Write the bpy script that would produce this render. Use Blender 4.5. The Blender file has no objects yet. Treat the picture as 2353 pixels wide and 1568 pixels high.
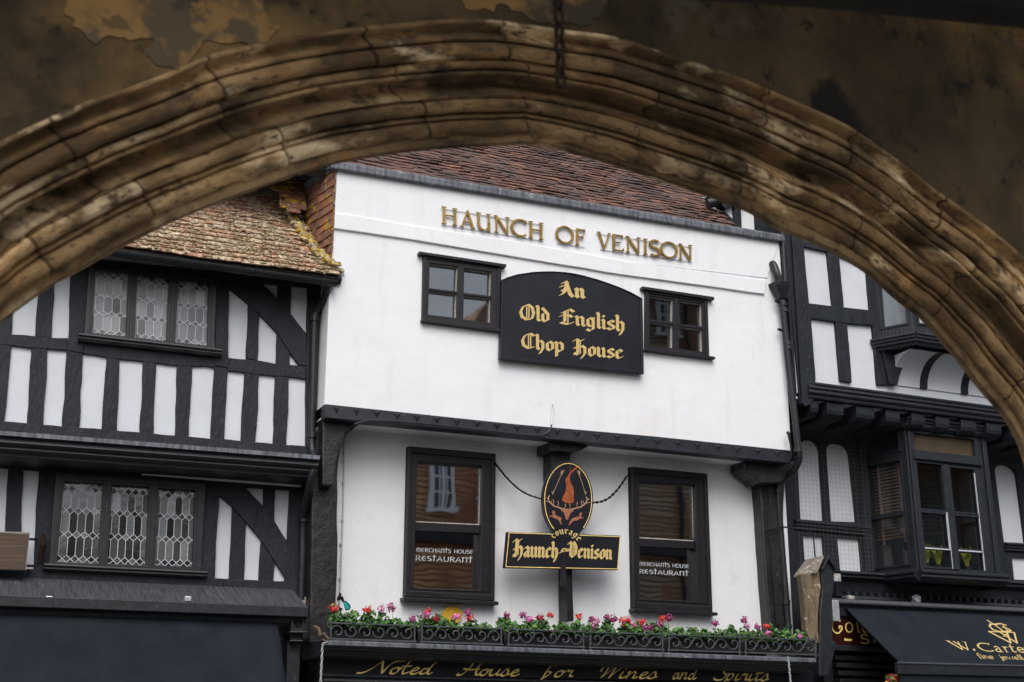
import bpy, bmesh, math, random
from mathutils import Vector, noise
from mathutils.geometry import tessellate_polygon
R = math.radians
random.seed(7)
S = bpy.context.scene
COL = S.collection

# ---------------------------------------------------------------- camera
CAM = Vector((0.0, -13.7, 1.6)); YAW = R(24.2); PITCH = R(17.1); FPX = 2900.0; PW = 2353.0; PH = 1568.0
cd = bpy.data.cameras.new('camera'); cam = bpy.data.objects.new('camera', cd); COL.objects.link(cam)
cam.location = CAM; cam.rotation_euler = (R(90) + PITCH, 0, -YAW)
cd.sensor_width = 36; cd.lens = 36 * FPX / PW; cd.clip_start = .05; cd.clip_end = 500
cd.dof.use_dof = True; cd.dof.focus_distance = 15.0; cd.dof.aperture_fstop = 4.2
S.camera = cam
# ---------------------------------------------------------------- light
SUN_EL, SUN_AZ = R(50), R(200)      # azimuth clockwise from +Y
w = bpy.data.worlds.new('World'); S.world = w; w.use_nodes = True
nt = w.node_tree; bg = nt.nodes['Background']
sky = nt.nodes.new('ShaderNodeTexSky'); sky.sky_type = 'NISHITA'; sky.sun_disc = False
sky.sun_elevation = SUN_EL; sky.sun_rotation = SUN_AZ; sky.air_density = 1.0; sky.dust_density = 4.0; sky.ozone_density = 1.0
hs = nt.nodes.new('ShaderNodeHueSaturation'); hs.inputs['Saturation'].default_value = .75
nt.links.new(sky.outputs[0], hs.inputs['Color']); nt.links.new(hs.outputs[0], bg.inputs[0])
bg.inputs[1].default_value = .15
sl = bpy.data.lights.new('sun', 'SUN'); sl.energy = 1.25; sl.angle = R(50); sl.color = (1, .985, .965)
so = bpy.data.objects.new('sun', sl); COL.objects.link(so)
sd = Vector((math.sin(SUN_AZ) * math.cos(SUN_EL), math.cos(SUN_AZ) * math.cos(SUN_EL), math.sin(SUN_EL)))
so.rotation_euler = sd.to_track_quat('Z', 'Y').to_euler(); so.location = (0, -10, 30)
S.view_settings.view_transform = 'Standard'; S.view_settings.look = 'None'
S.view_settings.exposure = 0.35; S.view_settings.gamma = 1
S.render.engine = 'CYCLES'
S.cycles.max_bounces = 6; S.cycles.use_denoising = True

# ---------------------------------------------------------------- picture to place
FWD = Vector((math.sin(YAW) * math.cos(PITCH), math.cos(YAW) * math.cos(PITCH), math.sin(PITCH)))
RGT = Vector((math.cos(YAW), -math.sin(YAW), 0)); UPV = RGT.cross(FWD)
def ray(px, py): return (FWD + RGT * ((px - PW / 2) / FPX) + UPV * ((PH / 2 - py) / FPX))
class Pl:                                    # a plane with an in-plane frame u, v and a normal n that faces the street
    def __init__(s, o, u=(1, 0, 0), v=(0, 0, 1)):
        s.o = Vector(o); s.u = Vector(u).normalized(); v = Vector(v)
        s.v = (v - s.u * v.dot(s.u)).normalized(); s.n = s.u.cross(s.v)
    def px(s, x, y=None):
        if y is None: x, y = x
        d = ray(x, y); t = (s.o - CAM).dot(s.n) / d.dot(s.n); p = CAM + d * t - s.o
        return (p.dot(s.u), p.dot(s.v))
    def at(s, a, b=None, h=0.0):
        if not isinstance(a, (int, float)): a, b = a
        return s.o + s.u * a + s.v * b + s.n * h
    def pts(s, L): return [s.px(*p) for p in L]
def FY(y): return Pl((0, y, 0))
def P3(x, y, Y): p = FY(Y); return p.at(p.px(x, y))
def conv(x0, y0, wd, ow):
    k = 2353 / 4096; s = wd / ow * k
    return lambda *L: [(x0 * k + s * x, y0 * k + s * y) for x, y in L]
r1 = conv(0, 600, 1400, 2353); r2 = conv(0, 1400, 1400, 2353); r3 = conv(0, 2000, 1400, 2353)
r4 = conv(1200, 550, 1700, 2353); r5 = conv(1200, 1550, 1700, 2259); r6 = conv(2800, 700, 1296, 2032)
r7 = conv(2900, 1500, 1196, 1525); s3 = conv(1950, 1780, 600, 1651); z9 = conv(1250, 2350, 1050, 2353)
z10 = conv(2250, 2350, 1050, 2353); z1 = conv(3150, 1500, 550, 1725); z2 = conv(3100, 2150, 600, 1622)
z3 = conv(3500, 2350, 596, 2353); z4 = conv(1100, 650, 350, 1098); z5 = conv(1120, 2350, 300, 1238)
z6 = conv(2700, 700, 600, 1711); z7 = conv(0, 2050, 400, 1792)
dd = lambda *L: list(L)

# ---------------------------------------------------------------- meshes
class MB:
    def __init__(s): s.v = []; s.f = []; s.a = []; s.r = 0.0
    def add(s, vs, fs):
        n = len(s.v); s.v += [Vector(v) for v in vs]; s.f += [tuple(i + n for i in f) for f in fs]; s.a += [s.r] * len(fs)
        return s
    def prism(s, pl, pts, h0, h1, back=True):
        n = len(pts); A = [pl.at(p[0], p[1], h1) for p in pts]; B = [pl.at(p[0], p[1], h0) for p in pts]
        fs = [tuple(range(n))] + ([tuple(range(2 * n - 1, n - 1, -1))] if back else [])
        fs += [(i, i + n, (i + 1) % n + n, (i + 1) % n) for i in range(n)]
        return s.add(A + B, fs)
    def holed(s, pl, outer, holes, h0, h1):
        loops = [outer] + holes; flat = [p for L in loops for p in L]
        tri = tessellate_polygon([[Vector((p[0], p[1], 0)) for p in L] for L in loops]); n = len(flat)
        vs = [pl.at(p[0], p[1], h1) for p in flat] + [pl.at(p[0], p[1], h0) for p in flat]
        fs = [tuple(t) for t in tri] + [tuple(i + n for i in reversed(t)) for t in tri]; k = 0
        for L in loops:
            m = len(L); fs += [(k + i, k + i + n, k + (i + 1) % m + n, k + (i + 1) % m) for i in range(m)]; k += m
        return s.add(vs, fs)
    def tube(s, P, r, n=8, cap=True):
        P = [Vector(p) for p in P]; rs = r if isinstance(r, (list, tuple)) else [r] * len(P); vs = []; prev = None
        for i, p in enumerate(P):
            t = (P[min(i + 1, len(P) - 1)] - P[max(i - 1, 0)]).normalized()
            a = prev if prev else (Vector((0, 0, 1)) if abs(t.z) < .9 else Vector((1, 0, 0)))
            a = (a - t * a.dot(t)).normalized(); prev = a; b = t.cross(a)
            vs += [p + (a * math.cos(2 * math.pi * k / n) + b * math.sin(2 * math.pi * k / n)) * rs[i] for k in range(n)]
        fs = [(i * n + k, i * n + (k + 1) % n, (i + 1) * n + (k + 1) % n, (i + 1) * n + k) for i in range(len(P) - 1) for k in range(n)]
        if cap: fs += [tuple(range(n)), tuple(range(len(vs) - 1, len(vs) - n - 1, -1))]
        return s.add(vs, fs)
    def box(s, a, b):
        x0, y0, z0 = a; x1, y1, z1 = b
        return s.add([(x0, y0, z0), (x1, y0, z0), (x1, y1, z0), (x0, y1, z0), (x0, y0, z1), (x1, y0, z1), (x1, y1, z1), (x0, y1, z1)],
                     [(0, 1, 5, 4), (1, 2, 6, 5), (2, 3, 7, 6), (3, 0, 4, 7), (4, 5, 6, 7), (3, 2, 1, 0)])
    def sweep(s, A, B, prof, out=None):      # profile of (outward, up) pairs run from A to B; outward defaults to the street
        A = Vector(A); B = Vector(B)
        if out is None: out = Vector((B.y - A.y, A.x - B.x, 0)).normalized()
        n = len(prof); vs = [E + out * p[0] + Vector((0, 0, p[1])) for E in (A, B) for p in prof]
        return s.add(vs, [(i, (i + 1) % n, (i + 1) % n + n, i + n) for i in range(n)] + [tuple(range(n)), tuple(range(2 * n - 1, n - 1, -1))])
    def build(s, name, mat, parent=None, smooth=False, bevel=0, base=None):
        me = bpy.data.meshes.new(name)
        if base is not None: base = Vector(base)
        if base is None: base = Vector(parent['_b']) if parent else Vector(((min(v.x for v in s.v) + max(v.x for v in s.v)) / 2, (min(v.y for v in s.v) + max(v.y for v in s.v)) / 2, min(v.z for v in s.v)))
        me.from_pydata([v - base for v in s.v], [], s.f); me.update()
        at = me.attributes.new('rnd', 'FLOAT', 'FACE'); at.data.foreach_set('value', s.a)
        bm = bmesh.new(); bm.from_mesh(me); bmesh.ops.recalc_face_normals(bm, faces=bm.faces); bm.to_mesh(me); bm.free()
        if smooth: me.shade_smooth(); me.set_sharp_from_angle(angle=R(40))
        me.materials.append(mat)
        o = bpy.data.objects.new(name, me); COL.objects.link(o)
        if parent: o.parent = parent; o['_b'] = list(base)
        else: o.location = base; o['_b'] = list(base)
        if bevel:
            m = o.modifiers.new('bevel', 'BEVEL'); m.width = bevel; m.segments = 2; m.limit_method = 'ANGLE'; m.angle_limit = R(50)
        return o
def thing(name, label, cat, base, group=None):
    o = bpy.data.objects.new(name, None); COL.objects.link(o); o.location = base; o['_b'] = list(base); o.empty_display_size = .1
    return tag(o, label, cat, group)
def tag(o, label, cat, group=None):
    o['label'] = label; o['category'] = cat
    if group: o['group'] = group
    return o
def wob(pts, amp=.007, step=.12, seed=0):
    out = []
    for i, p in enumerate(pts):
        q = pts[(i + 1) % len(pts)]; L = math.hypot(q[0] - p[0], q[1] - p[1]); n = max(1, int(L / step))
        nx, ny = -(q[1] - p[1]) / (L + 1e-9), (q[0] - p[0]) / (L + 1e-9)
        for k in range(n):
            t = k / n; x = p[0] + (q[0] - p[0]) * t; y = p[1] + (q[1] - p[1]) * t
            d = (noise.noise(Vector((x * 3.5 + seed, y * 3.5, seed * 3.1))) * 1.2 + .55 * noise.noise(Vector((x * 14 + seed, y * 14, seed)))) * amp * (1 if k else .4)
            out.append((x + nx * d, y + ny * d))
    return out
def timber(pl, px, h1, name, parent, h0=-.02, amp=.009, m=None, seed=None):
    if seed is None: seed = random.random() * 50
    return MB().prism(pl, wob(pl.pts(px), amp, .1, seed), h0, h1).build(name, m or M['timber'], parent, bevel=.006)

# ---------------------------------------------------------------- materials
M = {}
def mat(name, c1, c2=None, scale=6, rough=.6, bump=0, bscale=40, bump2=None, metal=0, attr=None, detail=6, stretch=None, lo=.35, hi=.65, spec=.5, rough2=None, spots=None, coord=None):
    m = bpy.data.materials.new(name); m.use_nodes = True; t = m.node_tree; N = t.nodes; L = t.links; p = N['Principled BSDF']
    p.inputs['Roughness'].default_value = rough; p.inputs['Metallic'].default_value = metal; p.inputs['Specular IOR Level'].default_value = spec
    tc = N.new('ShaderNodeTexCoord'); src = tc.outputs['Object']
    if coord:
        ca = N.new('ShaderNodeAttribute'); ca.attribute_name = coord; src = ca.outputs['Vector']
    if stretch:
        mp = N.new('ShaderNodeMapping'); mp.inputs['Scale'].default_value = stretch; L.new(src, mp.inputs[0]); src = mp.outputs[0]
    def rgb(c): return (c[0], c[1], c[2], 1)
    def nz(sc, dt=detail, s=src):
        n = N.new('ShaderNodeTexNoise'); n.inputs['Scale'].default_value = sc; n.inputs['Detail'].default_value = dt; n.inputs['Roughness'].default_value = .6; L.new(s, n.inputs['Vector']); return n.outputs['Fac']
    def ramp(f, stops):
        r = N.new('ShaderNodeValToRGB'); e = r.color_ramp.elements
        while len(e) > 1: e.remove(e[-1])
        e[0].position, e[0].color = stops[0][0], rgb(stops[0][1])
        for q, c in stops[1:]: x = e.new(q); x.color = rgb(c)
        L.new(f, r.inputs[0]); return r.outputs[0]
    def mix(f, a, b, bt='MIX'):
        x = N.new('ShaderNodeMix'); x.data_type = 'RGBA'; x.blend_type = bt
        for sck, val in ((0, f), (6, a), (7, b)):
            if isinstance(val, (int, float)): x.inputs[sck].default_value = val
            elif isinstance(val, tuple): x.inputs[sck].default_value = rgb(val)
            else: L.new(val, x.inputs[sck])
        return x.outputs[2]
    m['_h'] = 0; H = dict(N=N, L=L, p=p, nz=nz, ramp=ramp, mix=mix, tc=tc, t=t)
    if attr:
        a = N.new('ShaderNodeAttribute'); a.attribute_name = 'rnd'; col = ramp(a.outputs['Fac'], attr)
        if c2: col = mix(ramp(nz(scale), [(lo, (0, 0, 0)), (hi, (1, 1, 1))]), col, c2)
    elif c2: col = ramp(nz(scale), [(lo, c1), (hi, c2)])
    else: col = None; p.inputs['Base Color'].default_value = rgb(c1)
    for sp in (spots or []):                        # (scale, lo, hi, colour)
        col = mix(ramp(nz(sp[0], 5, src if coord else tc.outputs['Object']), [(sp[1], (0, 0, 0)), (sp[2], (1, 1, 1))]), col if col is not None else c1, sp[3])
    if col is not None: L.new(col, p.inputs['Base Color'])
    if rough2: 
        mr = N.new('ShaderNodeMapRange'); L.new(nz(scale * 2), mr.inputs[0]); mr.inputs[3].default_value = rough; mr.inputs[4].default_value = rough2; L.new(mr.outputs[0], p.inputs['Roughness'])
    if bump:
        b = N.new('ShaderNodeBump'); b.inputs['Strength'].default_value = 1; b.inputs['Distance'].default_value = bump
        L.new(nz(bscale, 6), b.inputs['Height']); L.new(b.outputs[0], p.inputs['Normal']); H['b'] = b
        if bump2:
            b2 = N.new('ShaderNodeBump'); b2.inputs['Distance'].default_value = bump2[1]; L.new(nz(bump2[0], 3), b2.inputs['Height']); L.new(b2.outputs[0], b.inputs['Normal'])
    M[name] = m; m_help[name] = H; return m
m_help = {}
mat('plaster', (.76, .785, .815), (.70, .72, .75), 1.3, .85, .004, 9, lo=.3, hi=.85, detail=8, bump2=(1.7, .014), spots=[(1.1, .60, .80, (.70, .685, .66)), (2.2, .66, .9, (.62, .62, .60)), (14, .70, .78, (.60, .60, .58))])
mat('panel_plaster', (.60, .64, .685), (.53, .565, .605), 2.5, .85, .003, 14, lo=.3, hi=.8, spots=[(9, .68, .8, (.45, .46, .46))])
mat('low_plaster', (.73, .75, .775), (.65, .66, .68), 1.1, .85, .004, 9, lo=.3, hi=.85, detail=8, bump2=(1.7, .014), spots=[(18, .70, .76, (.36, .34, .31)), (2.5, .60, .85, (.57, .56, .54))])
mat('timber', (.0055, .0085, .0135), (.014, .0185, .0265), 7, .5, .013, 22, stretch=(1, 1, .45), detail=10, rough2=.75, spec=.35, spots=[(22, .62, .70, (.032, .037, .044)), (60, .66, .72, (.06, .065, .072))])
mat('gloss_timber', (.010, .008, .010), (.020, .017, .020), 7, .28, .010, 12, detail=8, rough2=.55, spots=[(9, .66, .76, (.07, .065, .07))])
mat('black_paint', (.008, .0105, .014), (.016, .020, .026), 12, .35, .0015, 40, rough2=.6, spots=[(20, .66, .74, (.08, .082, .088))])
mat('window_paint', (.010, .009, .0115), (.017, .0155, .019), 12, .32, .001, 50, rough2=.5, spec=.35)
mat('lead', (.16, .175, .20), (.055, .06, .07), 7, .5, .004, 18, metal=.3, stretch=(3, 1, .4), rough2=.7, spots=[(10, .60, .75, (.30, .32, .35))])
mat('streaked_lead', (.060, .066, .075), (.018, .021, .025), 9, .6, .003, 18, stretch=(6, .3, .3), spots=[(30, .62, .70, (.12, .12, .12))])
mat('iron', (.009, .011, .014), (.018, .021, .025), 14, .36, .001, 40, rough2=.5, spec=.4)
mat('wrought_iron', (.04, .043, .05), (.075, .08, .09), 30, .5, .001, 60)
mat('board', (.006, .007, .011), (.011, .012, .017), 3, .35, .0008, 30, rough2=.45, spec=.35)
mat('gold_leaf', (.55, .35, .095), (.40, .24, .06), 30, .5, spec=.4)
mat('cream_gold', (.62, .47, .20), (.52, .37, .13), 30, .5, spec=.4)
mat('gilt_metal', (.42, .27, .075), (.26, .16, .045), 12, .34, metal=.75)
mat('gold_paint', (.98, .76, .26), (.78, .56, .16), 25, .5)
mat('white_text', (.52, .54, .56), None, rough=.6)
mat('cable_white', (.45, .45, .46), None, rough=.5)
mat('pale_dirty', (.45, .45, .42), (.25, .24, .22), 20, .8)
mat('room', (.10, .095, .09), (.05, .047, .045), 2, .9)
mat('reveal', (.42, .42, .42), (.32, .32, .32), 3, .9)
mat('brown_room', (.035, .026, .02), (.016, .012, .01), 2, .9)
mat('leading', (.50, .53, .56), (.36, .38, .41), 30, .45, metal=.4)
mat('leading_white', (.58, .60, .63), (.46, .48, .50), 30, .6)
mat('awning', (.0115, .0155, .021), (.016, .021, .0275), 3, 1.0, .0006, 400, spec=.12)
mat('maroon_board', (.040, .010, .006), (.022, .006, .004), 4, .3)
mat('plaque_wood', (.075, .045, .026), (.045, .026, .016), 10, .55, stretch=(1, 1, 7))
mat('plaque_rim', (.25, .24, .22), None)
mat('worn_wood', (.19, .145, .085), (.075, .055, .032), 5, .8, .01, 20, stretch=(3, 3, .5), spots=[(16, .6, .68, (.42, .38, .30)), (7, .62, .7, (.05, .035, .02))])
mat('weathered_lead', (.20, .18, .15), (.14, .12, .10), 9, .8, .004, 30, spots=[(24, .6, .66, (.55, .54, .50))])
mat('tile_left', (0, 0, 0), (.075, .05, .04), 3.5, .85, .006, 60, lo=.52, hi=.85, attr=[(0, (.20, .105, .065)), (.35, (.33, .155, .085)), (.65, (.17, .095, .068)), (.85, (.40, .22, .12)), (1, (.28, .21, .17))], spots=[(3.2, .48, .62, (.42, .35, .24)), (20, .53, .61, (.56, .49, .37)), (6.5, .66, .74, (.36, .22, .03))])
mat('tile_pub', (0, 0, 0), (.06, .045, .042), 3.5, .85, .006, 60, attr=[(0, (.13, .066, .048)), (.4, (.19, .092, .064)), (.7, (.105, .062, .05)), (.93, (.26, .12, .072)), (1, (.34, .16, .09))], spots=[(25, .62, .72, (.19, .15, .12))])
mat('tile_hung', (0, 0, 0), (.13, .065, .045), 4, .8, .006, 60, attr=[(0, (.30, .11, .055)), (.4, (.20, .085, .055)), (.7, (.38, .15, .07)), (1, (.17, .10, .08))], spots=[(9, .54, .62, (.42, .25, .02)), (14, .62, .68, (.32, .29, .20))])
mat('roof_felt', (.02, .018, .017), None, rough=.9)
mat('moss', (.50, .43, .30), (.30, .235, .14), 18, .95, .01, 80, spots=[(6, .6, .7, (.36, .27, .03))])
mat('lichen_mortar', (.50, .46, .33), (.55, .37, .03), 16, .95, .02, 50, lo=.45, hi=.58)
mat('leaf', (0, 0, 0), None, rough=.55, attr=[(0, (.020, .06, .012)), (.5, (.045, .13, .022)), (1, (.10, .24, .04))])
mat('stem', (.06, .10, .03), None)
for n_, c_ in dict(red=(.70, .045, .03), magenta=(.36, .03, .17), pink=(.72, .17, .42), crimson=(.42, .008, .03), light_pink=(.75, .33, .52)).items():
    mat('petal_' + n_, c_, tuple(x * .65 for x in c_), 30, .6)
mat('trough', (.022, .021, .024), (.035, .034, .037), 6, .5)
mat('yellow_plate', (.60, .36, .03), (.50, .28, .02), 8, .4)
mat('teal_plastic', (.01, .30, .30), None, rough=.4)
mat('white_chain', (.50, .52, .54), None, rough=.4, metal=.3)
mat('rusty_iron', (.026, .016, .010), (.010, .007, .006), 60, .9, spec=.15)
mat('netting', (.14, .14, .135), None, rough=.8)
mat('web', (.30, .31, .33), None, rough=.9)
mat('blind_slat', (.26, .16, .09), (.17, .10, .06), 8, .5)
mat('blind_tape', (.30, .16, .18), None)
mat('mauve_film', (.20, .115, .07), (.13, .075, .05), 2, .4)
mat('grass_leaf', (.36, .38, .06), (.42, .32, .05), 20, .6)
mat('paper', (.62, .62, .60), (.5, .5, .5), 5, .7)
mat('ink', (.03, .03, .035), None)
mat('haunch_paint', (.36, .085, .018), (.20, .045, .012), 22, .5)
mat('deer_paint', (.42, .16, .085), (.26, .085, .045), 30, .5)
mat('bone_paint', (.52, .32, .20), (.36, .18, .10), 40, .5)
mat('arrow_paint', (.40, .27, .15), None, rough=.5)
mat('asphalt', (.045, .045, .047), (.065, .065, .066), 8, .9, .004, 120)
mat('paving', (.20, .19, .175), (.28, .27, .25), 5, .85, .004, 60)
mat('stone', (.16, .105, .050), (.42, .30, .16), 2.6, .92, .016, 22, lo=.40, hi=.64, detail=9, 
    spots=[(3.4, .52, .64, (.075, .05, .028)), (5.5, .58, .66, (.40, .22, .075)), (2.4, .60, .68, (.58, .47, .30)), (9, .60, .70, (.10, .07, .04)), (26, .60, .70, (.08, .055, .03))])
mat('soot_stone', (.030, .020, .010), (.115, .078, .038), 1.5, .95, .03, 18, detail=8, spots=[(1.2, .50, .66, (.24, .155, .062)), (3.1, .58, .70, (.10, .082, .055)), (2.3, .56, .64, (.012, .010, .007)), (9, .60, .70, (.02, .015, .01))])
mat('old_render', (.34, .205, .07), (.24, .14, .05), 3, .9, .010, 9, detail=8, spots=[(2.2, .50, .58, (.07, .055, .035)), (4.6, .52, .58, (.12, .09, .05)), (6, .58, .63, (.07, .055, .035)), (11, .60, .64, (.15, .095, .04))])
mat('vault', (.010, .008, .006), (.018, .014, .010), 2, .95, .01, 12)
mat('hung_tile_wall', (.20, .085, .045), (.12, .065, .045), 2, .85)
mat('white_joinery', (.85, .84, .80), None, rough=.5)
mat('dark_glass', (.015, .017, .02), None, rough=.05)

def glass(name, k=2.2, tint=(1, 1, 1), warp=.02, body=0.0, bodyc=(.1, .1, .1)):
    m = bpy.data.materials.new(name); m.use_nodes = True; t = m.node_tree; N = t.nodes; L = t.links; N.remove(N['Principled BSDF'])
    out = N['Material Output']; fr = N.new('ShaderNodeFresnel'); fr.inputs[0].default_value = 1.5
    ge = N.new('ShaderNodeNewGeometry'); im = N.new('ShaderNodeMapRange'); im.inputs[3].default_value = 1.5; im.inputs[4].default_value = 1 / 1.5; L.new(ge.outputs['Backfacing'], im.inputs[0]); L.new(im.outputs[0], fr.inputs[0])
    mu = N.new('ShaderNodeMath'); mu.operation = 'MULTIPLY'; mu.inputs[1].default_value = k; mu.use_clamp = True
    g = N.new('ShaderNodeBsdfGlossy'); g.inputs['Roughness'].default_value = .02; tr = N.new('ShaderNodeBsdfTransparent'); tr.inputs[0].default_value = (*tint, 1)
    mx = N.new('ShaderNodeMixShader'); b = N.new('ShaderNodeBump'); b.inputs['Distance'].default_value = warp; n = N.new('ShaderNodeTexNoise'); n.inputs['Scale'].default_value = 2.3; n.inputs['Detail'].default_value = 1
    tc = N.new('ShaderNodeTexCoord'); L.new(tc.outputs['Object'], n.inputs['Vector']); L.new(n.outputs[0], b.inputs['Height']); L.new(b.outputs[0], g.inputs['Normal'])
    L.new(fr.outputs[0], mu.inputs[0]); L.new(mu.outputs[0], mx.inputs[0]); base = tr.outputs[0]
    if body:
        d = N.new('ShaderNodeBsdfDiffuse'); d.inputs[0].default_value = (*bodyc, 1); m2 = N.new('ShaderNodeMixShader'); m2.inputs[0].default_value = body
        L.new(tr.outputs[0], m2.inputs[1]); L.new(d.outputs[0], m2.inputs[2]); base = m2.outputs[0]
    L.new(base, mx.inputs[1]); L.new(g.outputs[0], mx.inputs[2]); L.new(mx.outputs[0], out.inputs[0]); M[name] = m
glass('glass', 11.0, (.8, .8, .8), .0008); glass('casement_glass', 3.6, (.8, .8, .8), .0008); glass('bay_glass', 1.0, (.85, .9, .88), .0008); glass('dusty_glass', .8, (.85, .86, .86), .001, .06, (.12, .14, .15))
# old leaded glass: each quarry its own tone and tilt
def quarry(name, cols, rough, spec):
    mat(name, (0, 0, 0), None, rough=rough, attr=cols, spec=spec, bump=.004, bscale=7)
quarry('quarry_upper', [(0, (.012, .012, .014)), (.06, (.07, .08, .085)), (.5, (.12, .135, .14)), (1, (.22, .24, .25))], .3, 1.0)
quarry('quarry_lower', [(0, (.012, .013, .015)), (.4, (.03, .035, .038)), (.75, (.075, .085, .09)), (1, (.20, .215, .22))], .14, 1.0)
# wall of hanging tiles across the street (seen only as a reflection and from other positions)
H = m_help['hung_tile_wall']; N, L = H['N'], H['L']
bt = N.new('ShaderNodeTexBrick'); bt.inputs['Scale'].default_value = 1; bt.inputs['Brick Width'].default_value = 40; bt.inputs['Row Height'].default_value = .165; bt.inputs['Mortar Size'].default_value = .024
bt.inputs['Color1'].default_value = (.86, .52, .24, 1); bt.inputs['Color2'].default_value = (.64, .32, .14, 1); bt.inputs['Mortar'].default_value = (.02, .012, .01, 1)  # dark course lines are painted shadow under each row of tiles
mp = N.new('ShaderNodeMapping'); mp.inputs['Rotation'].default_value = (R(90), 0, 0); L.new(H['tc'].outputs['Object'], mp.inputs[0]); di = N.new('ShaderNodeTexNoise'); di.inputs['Scale'].default_value = 1.1; di.inputs['Detail'].default_value = 5; vm = N.new('ShaderNodeVectorMath'); vm.operation = 'MULTIPLY_ADD'; vm.inputs[1].default_value = (.10, .10, .10); L.new(mp.outputs[0], di.inputs['Vector']); L.new(di.outputs['Color'], vm.inputs[0]); L.new(mp.outputs[0], vm.inputs[2]); L.new(vm.outputs[0], bt.inputs['Vector'])
L.new(H['mix'](H['ramp'](H['nz'](.5), [(.4, (0, 0, 0)), (.6, (1, 1, 1))]), bt.outputs[0], (.34, .14, .07)), H['p'].inputs['Base Color'])
# stone: separate tone for every voussoir
H = m_help['stone']; N, L = H['N'], H['L']; a = N.new('ShaderNodeAttribute'); a.attribute_name = 'rnd'
cur = H['p'].inputs['Base Color'].links[0].from_socket
L.new(H['mix'](1.0, cur, H['ramp'](a.outputs['Fac'], [(0, (.62, .58, .52)), (.5, (1, .95, .88)), (1, (1.35, 1.25, 1.1))]), 'MULTIPLY'), H['p'].inputs['Base Color'])

mat('arch_stone', (.11, .070, .033), (.52, .37, .195), 2.4, .92, .032, 20, lo=.38, hi=.64, detail=9, stretch=(1.0, 1.9, 1.0), coord='arc',
    spots=[(1.3, .50, .66, (.12, .078, .038)), (3.1, .53, .64, (.065, .044, .025)), (4.3, .60, .68, (.36, .22, .09)), (2.2, .54, .62, (.82, .69, .47)), (9, .56, .66, (.10, .072, .042)), (24, .56, .66, (.11, .08, .048))])
H = m_help['arch_stone']; N, L = H['N'], H['L']; a = N.new('ShaderNodeAttribute'); a.attribute_name = 'rnd'
cur = H['p'].inputs['Base Color'].links[0].from_socket
L.new(H['mix'](1.0, cur, H['ramp'](a.outputs['Fac'], [(0, (.36, .31, .26)), (.01, (.36, .31, .26)), (.03, (.55, .50, .43)), (.5, (1, .95, .88)), (1, (1.4, 1.3, 1.15))]), 'MULTIPLY'), H['p'].inputs['Base Color'])

gm = M['hung_tile_wall'].copy(); gm.name = 'grey_hung_tile_wall'; M['grey_hung_tile_wall'] = gm
for n_ in gm.node_tree.nodes:
    if n_.type == 'TEX_BRICK': n_.inputs['Color1'].default_value = (.50, .40, .25, 1); n_.inputs['Color2'].default_value = (.36, .26, .17, 1)
for mn in ('plaster', 'low_plaster'):          # rain streaks on the old limewash
    H = m_help[mn]; N, L = H['N'], H['L']; mp = N.new('ShaderNodeMapping'); mp.inputs['Scale'].default_value = (5, 5, .45); L.new(H['tc'].outputs['Object'], mp.inputs[0])
    cur = H['p'].inputs['Base Color'].links[0].from_socket; ms = H['ramp'](H['nz'](1.3, 5, mp.outputs[0]), [(.55, (0, 0, 0)), (.80, (.6, .6, .6))])
    L.new(H['mix'](ms, cur, (.64, .615, .57)), H['p'].inputs['Base Color'])
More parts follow.
